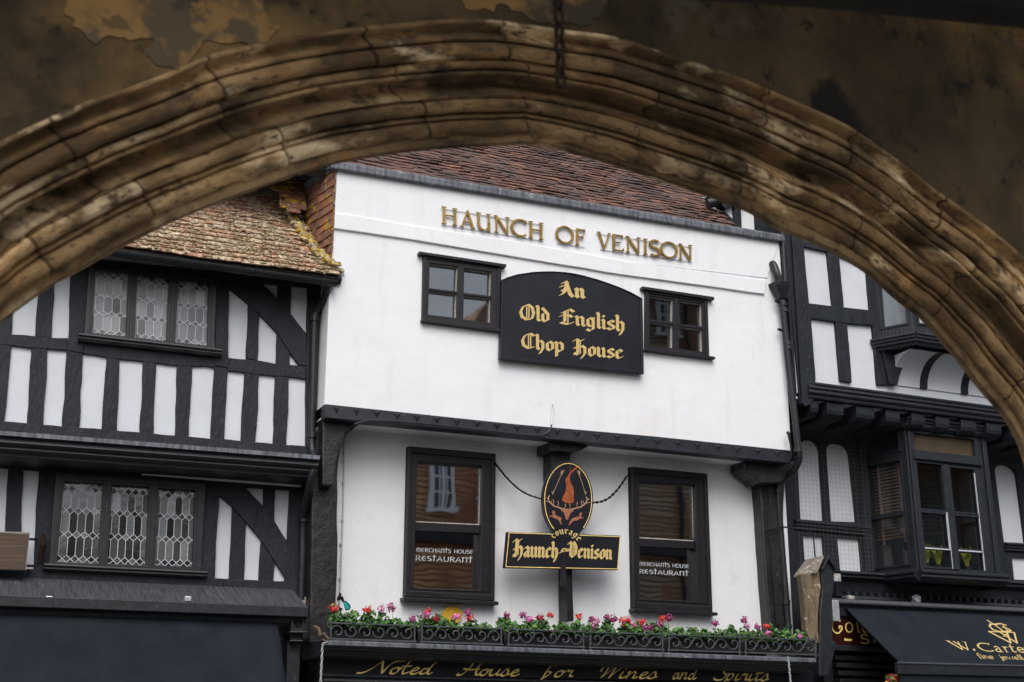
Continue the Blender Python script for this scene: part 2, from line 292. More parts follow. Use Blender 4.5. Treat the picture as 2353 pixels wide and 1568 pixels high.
# ---------------------------------------------------------------- lettering
def mi(x, top=.6): return [(x - .06, top), (x, top - .09), (x, .09), (x + .07, 0)]
BL = {   # broad-nib black letter, cap height 1
 'a': (.44, [[(.08, .5), (.2, .6), (.3, .5), (.3, .09), (.38, 0)], [(.3, .34), (.12, .26), (.08, .12), (.17, 0), (.3, .1)]]),
 'c': (.40, [[(.34, .5), (.22, .6), (.1, .5), (.1, .1), (.2, 0), (.34, .1)]]),
 'd': (.44, [[(.1, .5), (.1, .1), (.2, 0), (.34, .1), (.34, .5), (.08, .88)], [(.1, .5), (.22, .6)]]),
 'e': (.42, [[(.36, .12), (.2, 0), (.1, .1), (.1, .5), (.22, .6), (.34, .48), (.14, .3)]]),
 'g': (.46, [[(.34, .52), (.2, .6), (.1, .5), (.1, .14), (.2, .04), (.34, .14)], [(.34, .62), (.34, -.12), (.2, -.26), (.06, -.18)]]),
 'h': (.46, [[(.04, .98), (.1, .9), (.1, .09), (.18, 0)], [(.1, .48), (.24, .6), (.35, .48), (.35, .08), (.22, -.24)]]),
 'i': (.24, [mi(.12), [(.09, .84), (.14, .78)]]),
 'l': (.24, [[(.06, 1.), (.12, .9), (.12, .09), (.2, 0)]]),
 'n': (.48, [mi(.1), [(.1, .48), (.25, .6), (.35, .5), (.35, .09), (.43, 0)]]),
 'o': (.44, [[(.22, .6), (.1, .48), (.1, .12), (.2, 0), (.35, .12), (.35, .48), (.22, .6)]]),
 'p': (.46, [[(.04, .6), (.1, .52), (.1, -.3)], [(.1, .48), (.25, .6), (.37, .48), (.37, .12), (.23, 0), (.1, .08)]]),
 'r': (.36, [mi(.1), [(.1, .48), (.24, .6), (.32, .52)]]),
 's': (.42, [[(.35, .52), (.22, .6), (.1, .5), (.12, .38), (.34, .22), (.35, .1), (.2, 0), (.06, .08)]]),
 'u': (.48, [[(.04, .6), (.1, .52), (.1, .1), (.2, 0), (.35, .12)], mi(.35)]),
 'A': (.66, [[(.10, .86), (.24, 1), (.46, .14), (.58, 0)], [(.32, .9), (.14, .14), (0, .04)], [(.08, .38), (.42, .38)], [(.02, .62), (.16, .7)]]),
 'O': (.76, [[(.46, 1), (.2, .86), (.08, .5), (.14, .16), (.36, 0), (.6, .1), (.68, .45), (.62, .82), (.44, 1), (.3, .94)], ['t', (.36, .86), (.36, .12)], ['t', (.46, .86), (.46, .12)]]),
 'E': (.70, [[(.64, .86), (.46, 1), (.26, .84), (.12, .72)], [(.24, .84), (.24, .14)], [(.06, .04), (.24, .0), (.4, .0), (.62, .16)], [(.26, .52), (.44, .60), (.56, .50)], [(.04, .46), (.14, .54)], ['t', (.38, .9), (.38, .1)]]),
 'C': (.68, [[(.62, .88), (.44, 1), (.2, .86), (.08, .5), (.14, .16), (.36, 0), (.6, .12)], ['t', (.36, .9), (.36, .1)], ['t', (.46, .92), (.46, .1)]]),
 'H': (.66, [[(.0, .86), (.14, 1), (.28, .88), (.46, 1)], [(.2, .92), (.2, .12), (.04, .0)], [(.2, .44), (.4, .6), (.54, .48), (.54, .1), (.38, -.2)], [(.04, .42), (.3, .5)], [(.04, .1), (.2, 0), (.3, .1)], ['t', (.32, .86), (.32, .1)]]),
 'V': (.70, [[(.02, .86), (.14, 1), (.22, .86), (.2, .16), (.36, 0), (.56, .16), (.6, .62), (.5, .86), (.38, 1)], ['t', (.36, .9), (.36, .14)], ['t', (.45, .86), (.45, .14)]]),
 '&': (.44, [['t', (.36, .5), (.2, .56), (.1, .3), (.2, .16), (.34, .3), (.28, .44), (.14, .3), (.06, .04), (-.04, .0)], ['t', (.28, .24), (.44, .34), (.46, .48), (.36, .5), (.3, .3), (.44, .26)]]),
 ' ': (.34, [])}
def arc(cx, cy, rx, ry, a0, a1, n=14): return [(cx + rx * math.cos(R(a0 + (a1 - a0) * k / n)), cy + ry * math.sin(R(a0 + (a1 - a0) * k / n))) for k in range(n + 1)]
def rb(w_, *p): return ['r', w_] + list(p)
def sf(x, y, l=.11): return rb(.034, (x - l, y), (x + l, y))
T, t_ = .105, .058
RO = {   # roman capitals drawn as strokes with their own widths
 'H': (.80, [rb(T, (.14, 0), (.14, 1)), rb(T, (.66, 0), (.66, 1)), rb(t_, (.14, .53), (.66, .53)), sf(.14, .02), sf(.14, .98), sf(.66, .02), sf(.66, .98)]),
 'A': (.80, [rb(t_, (.08, 0), (.40, 1)), rb(T, (.38, 1), (.72, 0)), rb(t_, (.2, .34), (.6, .34)), sf(.08, .02), sf(.72, .02)]),
 'U': (.80, [rb(T, *([(.16, 1), (.16, .35)] + arc(.40, .35, .24, .33, 180, 270, 6))), rb(t_, *([(.40, .02)] + arc(.40, .35, .24, .33, 270, 360, 6) + [(.64, 1)])), sf(.16, .98), sf(.64, .98), rb(T, (.66, 0), (.66, .5))]),
 'N': (.82, [rb(t_, (.12, 0), (.12, 1)), rb(T, (.10, .98), (.68, .02)), rb(t_, (.68, 0), (.68, 1)), sf(.12, .02), sf(.08, .98, .08), sf(.68, .98)]),
 'C': (.80, [rb(.092, *arc(.44, .5, .36, .48, 50, 310, 22)), rb(.05, (.67, .80), (.67, .98))]),
 'O': (.92, [rb(.092, *arc(.44, .5, .38, .48, 0, 360, 30))]),
 'F': (.60, [rb(T, (.14, 0), (.14, 1)), rb(t_, (.14, .96), (.54, .96)), rb(t_, (.14, .52), (.44, .52)), sf(.14, .02), rb(.05, (.54, .82), (.54, .99)), rb(.05, (.44, .42), (.44, .62))]),
 'V': (.76, [rb(T, (.06, 1), (.38, 0)), rb(t_, (.38, .02), (.68, 1)), sf(.06, .98), sf(.68, .98, .09)]),
 'E': (.62, [rb(T, (.14, 0), (.14, 1)), rb(t_, (.14, .96), (.52, .96)), rb(t_, (.14, .52), (.44, .52)), rb(t_, (.14, .04), (.56, .04)), rb(.05, (.56, .02), (.56, .18)), rb(.05, (.52, .84), (.52, .99))]),
 'I': (.34, [rb(T, (.15, 0), (.15, 1)), sf(.15, .02), sf(.15, .98)]),
 'S': (.58, [rb(.11, *(arc(.28, .74, .20, .23, 40, 240, 12) + arc(.28, .26, .22, .24, 70, -140, 12)))]),
 'G': (.84, [rb(.092, *arc(.44, .5, .36, .48, 50, 330, 22)), rb(T, (.74, .1), (.74, .46)), sf(.72, .46)]),
 'W': (1.10, [rb(T, (.04, .98), (.34, .02)), rb(t_, (.34, .02), (.6, .98)), rb(T, (.34, .98), (.7, .02)), rb(t_, (.7, .02), (.98, .98)), sf(.06, .98), sf(.94, .98)]),
 '.': (.40, [rb(.16, (.14, .08), (.30, .08))]), ' ': (.62, []), '-': (.5, [rb(.06, (.05, .4), (.4, .4))]),
 'a': (.52, [rb(.09, *(arc(.22, .38, .17, .2, 150, 0, 8) + [(.39, .0), (.5, .02)])), rb(.09, *arc(.22, .17, .15, .15, 60, 330, 12))]),
 'r': (.42, [rb(.1, (.12, 0), (.12, .6)), rb(.08, (.12, .42), (.26, .58), (.38, .5)), sf(.12, .02), rb(.05, (0, .57), (.14, .57))]),
 't': (.40, [rb(.1, (.16, .85), (.16, .1), (.26, .02), (.38, .08)), rb(.06, (0, .58), (.36, .58))]),
 'e': (.50, [rb(.09, *([(.08, .32), (.42, .32)] + arc(.24, .3, .18, .27, 5, 310, 16)))]),
 'l': (.24, [rb(.1, (.12, 0), (.12, 1))]), 'o': (.56, [rb(.09, *arc(.26, .3, .2, .27, 0, 360, 18))]), 'd': (.56, [rb(.09, *arc(.24, .3, .18, .27, 0, 360, 18)), rb(.09, (.42, 0), (.42, 1))]),
 'f': (.34, [rb(.09, (.14, -.1), (.14, .8), (.22, .98), (.36, .92)), rb(.06, (0, .58), (.3, .58))]),
 'i': (.24, [rb(.1, (.12, 0), (.12, .6)), rb(.1, (.12, .74), (.12, .84))]), 'n': (.54, [rb(.1, (.1, 0), (.1, .6)), rb(.08, (.1, .42), (.26, .58), (.4, .46), (.42, 0))]),
 'j': (.24, [rb(.1, (.14, .6), (.14, -.18), (0, -.26)), rb(.1, (.14, .74), (.14, .84))]), 'w': (.74, [rb(.08, (.02, .6), (.18, 0), (.34, .56), (.5, 0), (.66, .6))]),
 's': (.44, [rb(.08, *(arc(.2, .44, .13, .14, 40, 240, 8) + arc(.2, .15, .14, .14, 70, -140, 8)))])}
u_ = .1
UN = {   # uncial lettering on the window panes
 'M': (.86, [rb(u_, *([(.1, 0)] + arc(.25, .68, .15, .26, 180, 0, 8) + [(.4, .0)])), rb(u_, *([(.4, .6)] + arc(.55, .68, .15, .26, 180, 0, 8) + [(.7, 0)]))]),
 'E': (.62, [rb(u_, *arc(.34, .5, .26, .45, 60, 300, 16)), rb(u_, (.1, .5), (.5, .5))]), 'C': (.66, [rb(u_, *arc(.38, .5, .3, .45, 50, 310, 16))]),
 'R': (.66, [rb(u_, (.1, 0), (.1, .95)), rb(u_, *([(.1, .92), (.3, .92)] + arc(.3, .7, .2, .22, 90, -90, 8) + [(.1, .48)])), rb(u_, (.25, .48), (.6, -.05))]),
 'H': (.72, [rb(u_, (.1, 0), (.1, .95)), rb(u_, (.58, 0), (.58, .95)), rb(u_, (.1, .5), (.58, .5))]),
 'A': (.72, [rb(u_, (.05, 0), (.34, .95), (.62, 0)), rb(u_, (.18, .32), (.5, .32))]), 'N': (.72, [rb(u_, (.12, 0), (.12, .9)), rb(u_, (.0, .9), (.7, .9)), rb(u_, (.56, 0), (.56, .9))]),
 'T': (.56, [rb(u_, (.26, 0), (.26, 1.25)), rb(u_, (.02, .88), (.5, .88))]), 'S': (.54, [rb(u_, *(arc(.26, .71, .19, .21, 40, 240, 10) + arc(.26, .26, .21, .24, 70, -140, 10)))]),
 'O': (.80, [rb(u_, *arc(.38, .48, .32, .45, 0, 360, 24))]), 'U': (.74, [rb(u_, *([(.1, .95)] + arc(.35, .35, .25, .33, 180, 360, 12) + [(.6, .95)]))]), ' ': (.5, [])}
def sm(*p): return ['s'] + list(p)
SC = {   # slanting brush script
 'N': (.60, [sm((-.75, .02), (-.55, .03), (-.25, .3), (.02, .8), (.12, .98)), sm((.12, .98), (.2, .6), (.34, .02)), sm((.34, .02), (.45, .5), (.6, .85), (.95, 1.02), (1.1, .98))]),
 'H': (.74, [sm((-.2, .12), (-.2, .0), (0, .05), (.2, .5), (.28, .98), (.1, 1.0)), sm((.78, 1.), (.62, .8), (.6, .3), (.68, .03), (.82, .1)), sm((-.05, .5), (.3, .44), (.7, .5))]),
 'W': (.78, [sm((-.15, .5), (-.1, .9), (.1, 1), (.1, .5), (.0, .02)), sm((.0, .02), (.25, .5), (.5, .98)), sm((.5, .98), (.42, .5), (.36, .02)), sm((.36, .02), (.6, .6), (.86, .96), (1.1, 1))]),
 'S': (.50, [sm((.75, .85), (.55, 1.05), (.3, .9), (.32, .62), (.5, .4), (.36, .04), (.05, .0), (-.1, .15))]),
 'o': (.50, [sm((.3, .5), (.1, .35), (.12, .03), (.34, .06), (.4, .38), (.26, .5), (.5, .4))]), 't': (.40, [sm((.22, .95), (.12, .3), (.18, .02), (.4, .14)), sm((.0, .58), (.4, .62))]),
 'e': (.46, [sm((.1, .22), (.36, .36), (.3, .52), (.12, .38), (.12, .05), (.3, .02), (.46, .16))]), 'd': (.62, [sm((.34, .45), (.12, .4), (.1, .04), (.3, .1), (.4, .45)), sm((.68, 1.05), (.5, .8), (.4, .3), (.44, .03), (.6, .12))]),
 'u': (.56, [sm((.06, .5), (.06, .12), (.2, .01), (.4, .3), (.44, .52)), sm((.44, .52), (.4, .1), (.56, .08))]), 's': (.44, [sm((.0, .1), (.22, .55), (.34, .2), (.18, .0), (.02, .08)), sm((.3, .1), (.44, .14))]),
 'f': (.5, [sm((.45, .85), (.32, 1.05), (.12, .6), (.06, .0), (.0, -.2), (.25, .1), (.32, .32), (.15, .42))]), 'r': (.44, [sm((.0, .4), (.12, .56), (.16, .44), (.32, .5), (.3, .1), (.44, .06))]),
 'i': (.32, [sm((.1, .5), (.06, .1), (.16, .01), (.32, .14)), [(.17, .76), (.2, .8)]]), 'n': (.58, [sm((.02, .48), (.1, .5), (.06, .02)), sm((.08, .2), (.28, .52), (.4, .4), (.36, .06), (.56, .1))]),
 'a': (.52, [sm((.36, .45), (.12, .42), (.08, .06), (.26, .06), (.4, .48)), sm((.4, .48), (.36, .08), (.52, .1))]), 'p': (.54, [sm((.04, .42), (.14, .52), (.1, .1), (.02, -.3)), sm((.1, .3), (.3, .54), (.42, .3), (.28, .02), (.1, .08))]), ' ': (.95, [])}
def catmull(P, n=5):
    Q = [P[0]] + P + [P[-1]]; out = []
    for i in range(1, len(Q) - 2):
        a, b, c, d = Q[i - 1:i + 3]
        for k in range(n):
            t = k / n
            out.append(tuple(.5 * (2 * b[j] + (c[j] - a[j]) * t + (2 * a[j] - 5 * b[j] + 4 * c[j] - d[j]) * t * t + (3 * b[j] - a[j] - 3 * c[j] + d[j]) * t ** 3) for j in (0, 1)))
    return out + [P[-1]]
def hull(P):
    P = sorted(set((round(a, 6), round(b, 6)) for a, b in P))
    def half(P):
        h = []
        for p in P:
            while len(h) > 1 and (h[-1][0] - h[-2][0]) * (p[1] - h[-2][1]) - (h[-1][1] - h[-2][1]) * (p[0] - h[-2][0]) <= 1e-9: h.pop()
            h.append(p)
        return h
    a = half(P); b = half(P[::-1]); return a[:-1] + b[:-1]
def strokes(text, font, nib=.2, ang=42, thin=.018, slant=0, track=0, nibt=.05):
    out = []; x = 0
    for ch in text:
        adv, st = font[ch]
        for s_ in st:
            s_ = list(s_); mode = 'n'
            if isinstance(s_[0], str): mode = s_.pop(0)
            if mode == 'r': wd = s_.pop(0)
            if mode == 's': s_ = catmull(s_)
            P = [(p[0] + x + slant * p[1], p[1]) for p in s_]
            if mode == 'r':
                n = len(P); Lf = []; Rt = []
                for i in range(n):
                    a, b = P[max(i - 1, 0)], P[min(i + 1, n - 1)]; L_ = math.hypot(b[0] - a[0], b[1] - a[1]) + 1e-9
                    nx, ny = -(b[1] - a[1]) / L_, (b[0] - a[0]) / L_
                    Lf.append((P[i][0] + nx * wd / 2, P[i][1] + ny * wd / 2)); Rt.append((P[i][0] - nx * wd / 2, P[i][1] - ny * wd / 2))
                for i in range(n - 1):
                    out.append([Rt[i], Rt[i + 1], Lf[i + 1], Lf[i]])
            else:
                c, s2 = math.cos(R(ang)) * nib / 2, math.sin(R(ang)) * nib / 2
                if mode == 't': c, s2 = thin, thin
                e = (-s2 * nibt, c * nibt) if mode != 't' else (-.01, .01)
                for i in range(len(P) - 1):
                    pts = [(q[0] + sx * c + sy * e[0], q[1] + sx * s2 + sy * e[1]) for q in P[i:i + 2] for sx in (-1, 1) for sy in (-1, 1)]
                    out.append(hull(pts))
        x += adv + track
    return out, x - track
def quadmap(q, pl):     # q: TL, TR, BR, BL in picture points, pl the plane they lie on
    a = pl.pts(q)
    def f(u, v):        # v = 0 top, 1 bottom
        return tuple((a[0][j] * (1 - u) + a[1][j] * u) * (1 - v) + (a[3][j] * (1 - u) + a[2][j] * u) * v for j in (0, 1))
    return f
def letter(mb, text, font, pl, q, h=.001, depth=.003, eps=2e-5, warp=None, **k):
    st, W = strokes(text, font, **k); f = quadmap(q, pl)
    for i, poly in enumerate(st):
        if len(poly) < 3: continue
        P = [f(p[0] / W, 1 - p[1]) for p in poly] if not warp else [warp(p[0] / W, p[1]) for p in poly]
        n = len(P); hh = h + depth + eps * (i % 97)
        A = [pl.at(p[0], p[1], hh) for p in P]; B = [pl.at(p[0], p[1], h) for p in P]
        mb.add(A + B, [tuple(range(n))] + [(j, j + n, (j + 1) % n + n, (j + 1) % n) for j in range(n)])
    return mb

# ---------------------------------------------------------------- roofs and tiles
def inside(p, poly):
    c = False
    for i in range(len(poly)):
        a, b = poly[i], poly[i - 1]
        if (a[1] > p[1]) != (b[1] > p[1]) and p[0] < (b[0] - a[0]) * (p[1] - a[1]) / (b[1] - a[1]) + a[0]: c = not c
    return c
def tiles(pl, clip, gauge=.1, wd=.165, lift=.028, thick=.014, sag=.012, seed=1, xmax=None):
    rng = random.Random(seed); mb = MB(); xs = [p[0] for p in clip]; ys = [p[1] for p in clip]
    r = 0; y = min(ys) - gauge
    while y < max(ys):
        x = min(xs) - wd * (1 + .5 * (r % 2)) + rng.uniform(-.01, .01)
        while x < max(xs):
            cx, cy = x + wd / 2, y + gauge * .4; xr = x + wd
            if xmax is not None and xr > xmax: xr = xmax; cx = (x + xr) / 2
            if xr - x < .02: x += wd; continue
            if inside((cx, cy), clip):
                dy = noise.noise(Vector((cx * .9, r * .37, seed))) * sag * 2.2 + rng.uniform(-.005, .005); lf = lift + rng.uniform(-.006, .010) + sag * noise.noise(Vector((cx * 2.1, cy * 2.1, seed + 5)))
                tw = rng.uniform(-.007, .007); ln = gauge * 1.75; g = .0015; q = rng.uniform(-.006, .006)
                top = (x + g, xr - g); mb.r = rng.random()
                v = []
                for h in (0, thick):
                    v += [pl.at(top[0], y + dy + q, lf + tw - thick + h), pl.at(top[1], y + dy - q, lf - tw - thick + h), pl.at(top[1], y + dy + ln, .004 - thick * .6 + h * .7), pl.at(top[0], y + dy + ln, .004 - thick * .6 + h * .7)]
                bow = .004
                mb.add(v, [(4, 5, 6, 7), (0, 1, 5, 4), (1, 2, 6, 5), (3, 0, 4, 7)])
            x += wd
        y += gauge; r += 1
    return mb
def blob(mb, c, r, rng, sq=.6, n=6):
    vs = [c + Vector((0, 0, r * sq))]; k = 0
    for j in (1, 2):
        for i in range(n):
            a = 2 * math.pi * i / n + j; z = math.cos(j * math.pi / 3) * r * sq; q = math.sin(j * math.pi / 3) * r * rng.uniform(.75, 1.3)
            vs.append(c + Vector((math.cos(a) * q, math.sin(a) * q, z * rng.uniform(.7, 1.2))))
    vs.append(c - Vector((0, 0, r * sq)))
    fs = [(0, 1 + i, 1 + (i + 1) % n) for i in range(n)] + [(1 + i, 1 + n + i, 1 + n + (i + 1) % n, 1 + (i + 1) % n) for i in range(n)] + [(len(vs) - 1, 1 + n + (i + 1) % n, 1 + n + i) for i in range(n)]
    mb.add(vs, fs)
def link_chain(path, ln, wd, r, sag=None):      # chain of interlocked oval links along a path
    mb = MB(); P = [Vector(p) for p in path]; seg = []; tot = 0
    for a, b in zip(P, P[1:]): seg.append((tot, (b - a).length, a, b)); tot += (b - a).length
    d = 0; k = 0; step = ln * .74
    while d + ln < tot + step:
        for s0, L_, a, b in seg:
            if d + ln / 2 <= s0 + L_ or (a, b) == seg[-1][2:]: t = (b - a).normalized(); c = a + t * (d + ln / 2 - s0); break
        side = Vector((1, .25, 0)).normalized() if k % 2 else Vector((-.25, 1, 0)).normalized()
        side = (side - t * side.dot(t)).normalized(); ring = []
        for i in range(13):
            an = 2 * math.pi * i / 12; ring.append(c + t * (math.cos(an) * (ln / 2 - r)) + side * (math.sin(an) * (wd / 2 - r)))
        mb.tube(ring, r, 5, False); d += step; k += 1
    return mb
# ================================================================ ground
g = MB(); g.add([(-120, -120, 0), (140, -120, 0), (140, 120, 0), (-120, 120, 0)], [(0, 1, 2, 3)])
g.build('road', M['asphalt'], base=(0, 0, 0))['kind'] = 'structure'
pv = MB().box((-30, -2.2, 0), (50, 3, .12)).build('pavement', M['paving'], bevel=.01); pv['kind'] = 'structure'
pv = MB().box((-6, -19, .004), (9, -9.2, .12)).build('cross_pavement', M['paving'], bevel=.01); pv['kind'] = 'structure'

# ================================================================ stone arch of the market cross, around the camera
FN, NN = FY(-10.1), FY(-10.35)
C0 = [(-226, 1600), (-222, 1350), (-205, 1150), (-182, 1010), (-140, 900), (-80, 813), (0, 743), (90, 676), (130, 650), (205, 609), (290, 560), (342, 535), (410, 505), (513, 463), (625, 423), (718, 392), (785, 374), (855, 362), (938, 350), (1042, 341), (1138, 336), (1212, 332),
      (1279, 344), (1353, 364), (1416, 383), (1478, 404), (1561, 431), (1619, 450), (1667, 468), (1718, 488), (1755, 509), (1792, 533), (1836, 547), (1887, 569), (1924, 588), (1990, 629), (2023, 659), (2063, 695), (2114, 732), (2147, 769), (2165, 794), (2195, 824), (2231, 875), (2261, 911), (2290, 943), (2314, 975), (2335, 1015), (2350, 1060), (2362, 1120), (2372, 1200), (2380, 1320), (2384, 1600)]
C1 = [(-500, 1600), (-495, 1350), (-470, 1120), (-420, 900), (-330, 690), (-220, 530), (-110, 400), (0, 322), (100, 277), (200, 233), (350, 180), (475, 125), (625, 92), (800, 66), (975, 46), (1100, 42), (1180, 50), (1279, 67), (1407, 80), (1535, 123), (1689, 172), (1818, 228), (1946, 285), (2048, 356), (2151, 436), (2254, 510), (2353, 590), (2440, 690), (2510, 800), (2570, 940), (2610, 1100), (2635, 1300), (2645, 1600)]
A0, A1 = FN.pts(C0), NN.pts(C1)
def foot(A): return [(A[0][0], -.05)] + A + [(A[-1][0], -.05)]
def resample(A, n, apex):
    def cum(P):
        s = [0]
        for a, b in zip(P, P[1:]): s.append(s[-1] + math.hypot(b[0] - a[0], b[1] - a[1]))
        return s
    out = []
    for P, m in ((A[:apex + 1], n // 2), (A[apex:], n - n // 2)):
        s = cum(P)
        for k in range(m):
            d = s[-1] * k / m; i = max(j for j in range(len(s)) if s[j] <= d + 1e-9); i = min(i, len(P) - 2); t = (d - s[i]) / (s[i + 1] - s[i])
            out.append((P[i][0] + (P[i + 1][0] - P[i][0]) * t, P[i][1] + (P[i + 1][1] - P[i][1]) * t))
    return out + [A[-1]]
def smooth(A, it=14):
    for _ in range(it): A = [A[0]] + [((a[0] + 2 * b[0] + c[0]) / 4, (a[1] + 2 * b[1] + c[1]) / 4) for a, b, c in zip(A, A[1:], A[2:])] + [A[-1]]
    return A
NS = 820
f0, f1 = foot(A0), foot(A1)
B0 = smooth(resample(f0, NS, 1 + 21), 5); B1 = smooth(resample(f1, NS, 1 + 16), 30)
segs = [(0, .095, 'f', .004), (.095, .205, 'r', .034), (.205, .222, 'h', .030), (.222, .252, 'r', .012), (.252, .272, 'h', .040), (.272, .372, 'r', .040), (.372, .388, 'h', .014), (.388, .425, 'r', .012), (.425, .565, 'h', .115),
        (.565, .595, 'r', .014), (.595, .612, 'h', .026), (.612, .675, 'r', .026), (.675, .695, 'h', .034), (.695, .815, 'r', .044), (.815, .832, 'h', .030), (.832, .872, 'r', .012), (.872, .955, 'h', .040), (.955, 1.001, 'r', .022)]
def bump_h(t):
    for a, b, k, am in segs:
        if a <= t < b:
            x = (t - a) / (b - a); s_ = math.sin(math.pi * x)
            return am * s_ ** .45 if k == 'r' else (-am * s_ ** .8 if k == 'h' else am * s_)
    return 0
arch = thing('stone_arch', 'weathered brown moulded stone arch of the market cross framing the whole view', 'arch', (1.7, -10.4, 0))
rngj = random.Random(11)
for name, ta, tb, jl in (('inner_moulding', 0, .40, .44), ('middle_moulding', .40, .675, .50), ('outer_moulding', .675, 1.0, .46)):
    nt_ = int(190 * (tb - ta)) + 2; ts = [ta + (tb - ta) * i / (nt_ - 1) for i in range(nt_)]
    s = 0; joints = []; L = 0; cum = [0]
    for a, b in zip(B0, B0[1:]): L += math.hypot(b[0] - a[0], b[1] - a[1]); cum.append(L)
    off = {0: .0, .40: .02, .675: -.03}[ta] + cum[NS // 2]; x = off
    pos = []
    x = off
    while x < L: pos.append(x); x += jl * rngj.uniform(.75, 1.2)
    x = off - jl * rngj.uniform(.8, 1.1)
    while x > 0: pos.append(x); x -= jl * rngj.uniform(.75, 1.2)
    pos.sort(); mb = MB(); tones = [rngj.random() for _ in range(len(pos) + 2)]; shifts = [rngj.uniform(-.006, .006) for _ in range(len(pos) + 2)]
    grid = []
    for i in range(NS + 1):
        nj = min(pos, key=lambda q: abs(q - cum[i])); dj = abs(nj - cum[i]); gro = .011 * max(0, 1 - (dj / .010)); isj = dj < .0045
        vi = sum(1 for q in pos if q < cum[i])
        rad = Vector((B1[i][0] - B0[i][0], 0, B1[i][1] - B0[i][1])).normalized()
        nrm = (-rad * .56 + Vector((0, -.83, 0))).normalized(); row = []
        for t in ts:
            tt = min(max(t, 0), 1); yy = FN.o.y + (NN.o.y - FN.o.y) * (tt ** .9)
            p = Vector((B0[i][0] * (1 - tt) + B1[i][0] * tt, yy, B0[i][1] * (1 - tt) + B1[i][1] * tt))
            e = noise.noise(p * 2.3) * .012 + noise.noise(p * 7 + Vector((3, 1, 4))) * .012 + noise.noise(p * 17) * .008 + noise.noise(p * 45) * .0025
            wear = .82 + .45 * noise.noise(p * 1.9 + Vector((9, 2, 1)))
            if tt == 0: e *= .9
            row.append(p + nrm * (.80 * bump_h(min(tt, .999)) * wear + e - gro + shifts[vi]))
        grid.append((row, 0.0 if isj else .05 + .95 * tones[vi]))
    for i, (row, tn) in enumerate(grid): mb.v += row
    for i in range(NS):
        for j in range(nt_ - 1): mb.f.append((i * nt_ + j, i * nt_ + j + 1, (i + 1) * nt_ + j + 1, (i + 1) * nt_ + j)); mb.a.append(grid[i + 1][1])
    o_ = mb.build(name, M['arch_stone'], arch, smooth=True); at_ = o_.data.attributes.new('arc', 'FLOAT_VECTOR', 'POINT')
    at_.data.foreach_set('vector', [c for i in range(NS + 1) for t in ts for c in (cum[i], t * .42, ta * 7)])
def wall_sheet(pl, A, h0, h1, ext=(-2.6, 6.6), top=5.0):
    loop = [(p[0], p[1]) for p in A] + [(ext[1], -.05), (ext[1], top), (ext[0], top), (ext[0], -.05)]
    return MB().holed(pl, loop, [], h0, h1)
shr = lambda B, k: [(p[0] + (q[0] - p[0]) * k, p[1] + (q[1] - p[1]) * k) for p, q in zip(B0[::4], B[::4])]
# inner wall above the mouldings: dark sooty masonry, and the old ochre render left on it
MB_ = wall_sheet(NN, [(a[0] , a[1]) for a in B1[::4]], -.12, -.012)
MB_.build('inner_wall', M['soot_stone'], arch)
MB().holed(FN, [(p[0], p[1]) for p in B0[::4]] + [(6.6, -.05), (6.6, 5.0), (-2.6, 5.0), (-2.6, -.05)], [], .0, .03).build('outer_wall', M['stone'], arch)
def patch(px, seed, h=-.006):
    P = NN.pts(px); Q = []
    for i, p in enumerate(P):
        q = P[(i + 1) % len(P)]
        for k in range(26):
            t = k / 26; x = p[0] + (q[0] - p[0]) * t; y = p[1] + (q[1] - p[1]) * t
            Q.append((x + noise.noise(Vector((x * 7, y * 7, seed))) * .06 + noise.noise(Vector((x * 28, y * 28, seed))) * .022, y + noise.noise(Vector((x * 7, y * 7, seed + 7))) * .06 + noise.noise(Vector((x * 28, y * 28, seed + 3))) * .022))
    return MB().holed(NN, Q, [], -.03, h)
patch([(150, -40), (620, -60), (605, 20), (640, 60), (600, 88), (500, 110), (430, 145), (370, 160), (330, 140), (345, 110), (290, 75), (230, 85), (180, 70), (135, 40)], 2).build('render_patch', M['old_render'], arch)
patch([(1060, -60), (1395, -60), (1400, 10), (1370, 55), (1290, 50), (1180, 28), (1075, 12)], 5).build('render_patch', M['old_render'], arch)
# vault over the cross, cut short to light the arch; wall rib, corner piers
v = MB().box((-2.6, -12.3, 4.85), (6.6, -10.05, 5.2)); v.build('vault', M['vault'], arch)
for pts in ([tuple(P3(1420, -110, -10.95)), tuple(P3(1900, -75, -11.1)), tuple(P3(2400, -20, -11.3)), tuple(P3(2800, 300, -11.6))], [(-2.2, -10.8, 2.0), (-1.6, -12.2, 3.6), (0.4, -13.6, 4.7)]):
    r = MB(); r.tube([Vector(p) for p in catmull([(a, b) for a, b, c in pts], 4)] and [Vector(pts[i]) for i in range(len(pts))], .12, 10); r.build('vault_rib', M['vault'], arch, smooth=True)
for x, y in ((-2.5, -12.2), (6.3, -12.2)):
    MB().box((x - .35, y - .35, 0), (x + .35, y + .35, 4.86)).build('pier', M['stone'], arch, bevel=.05)
MB().box((-2.6, -10.36, 5.0), (6.6, -9.9, 5.6)).build('parapet', M['stone'], arch, bevel=.03)

ch = link_chain([P3(1281, -160, -10.85), P3(1283, 0, -10.85), P3(1289, 196, -10.85)], .068, .040, .0068)
tag(ch.build('hanging_chain', M['rusty_iron'], smooth=True), 'short rusty iron chain hanging in front of the stone arch', 'chain')

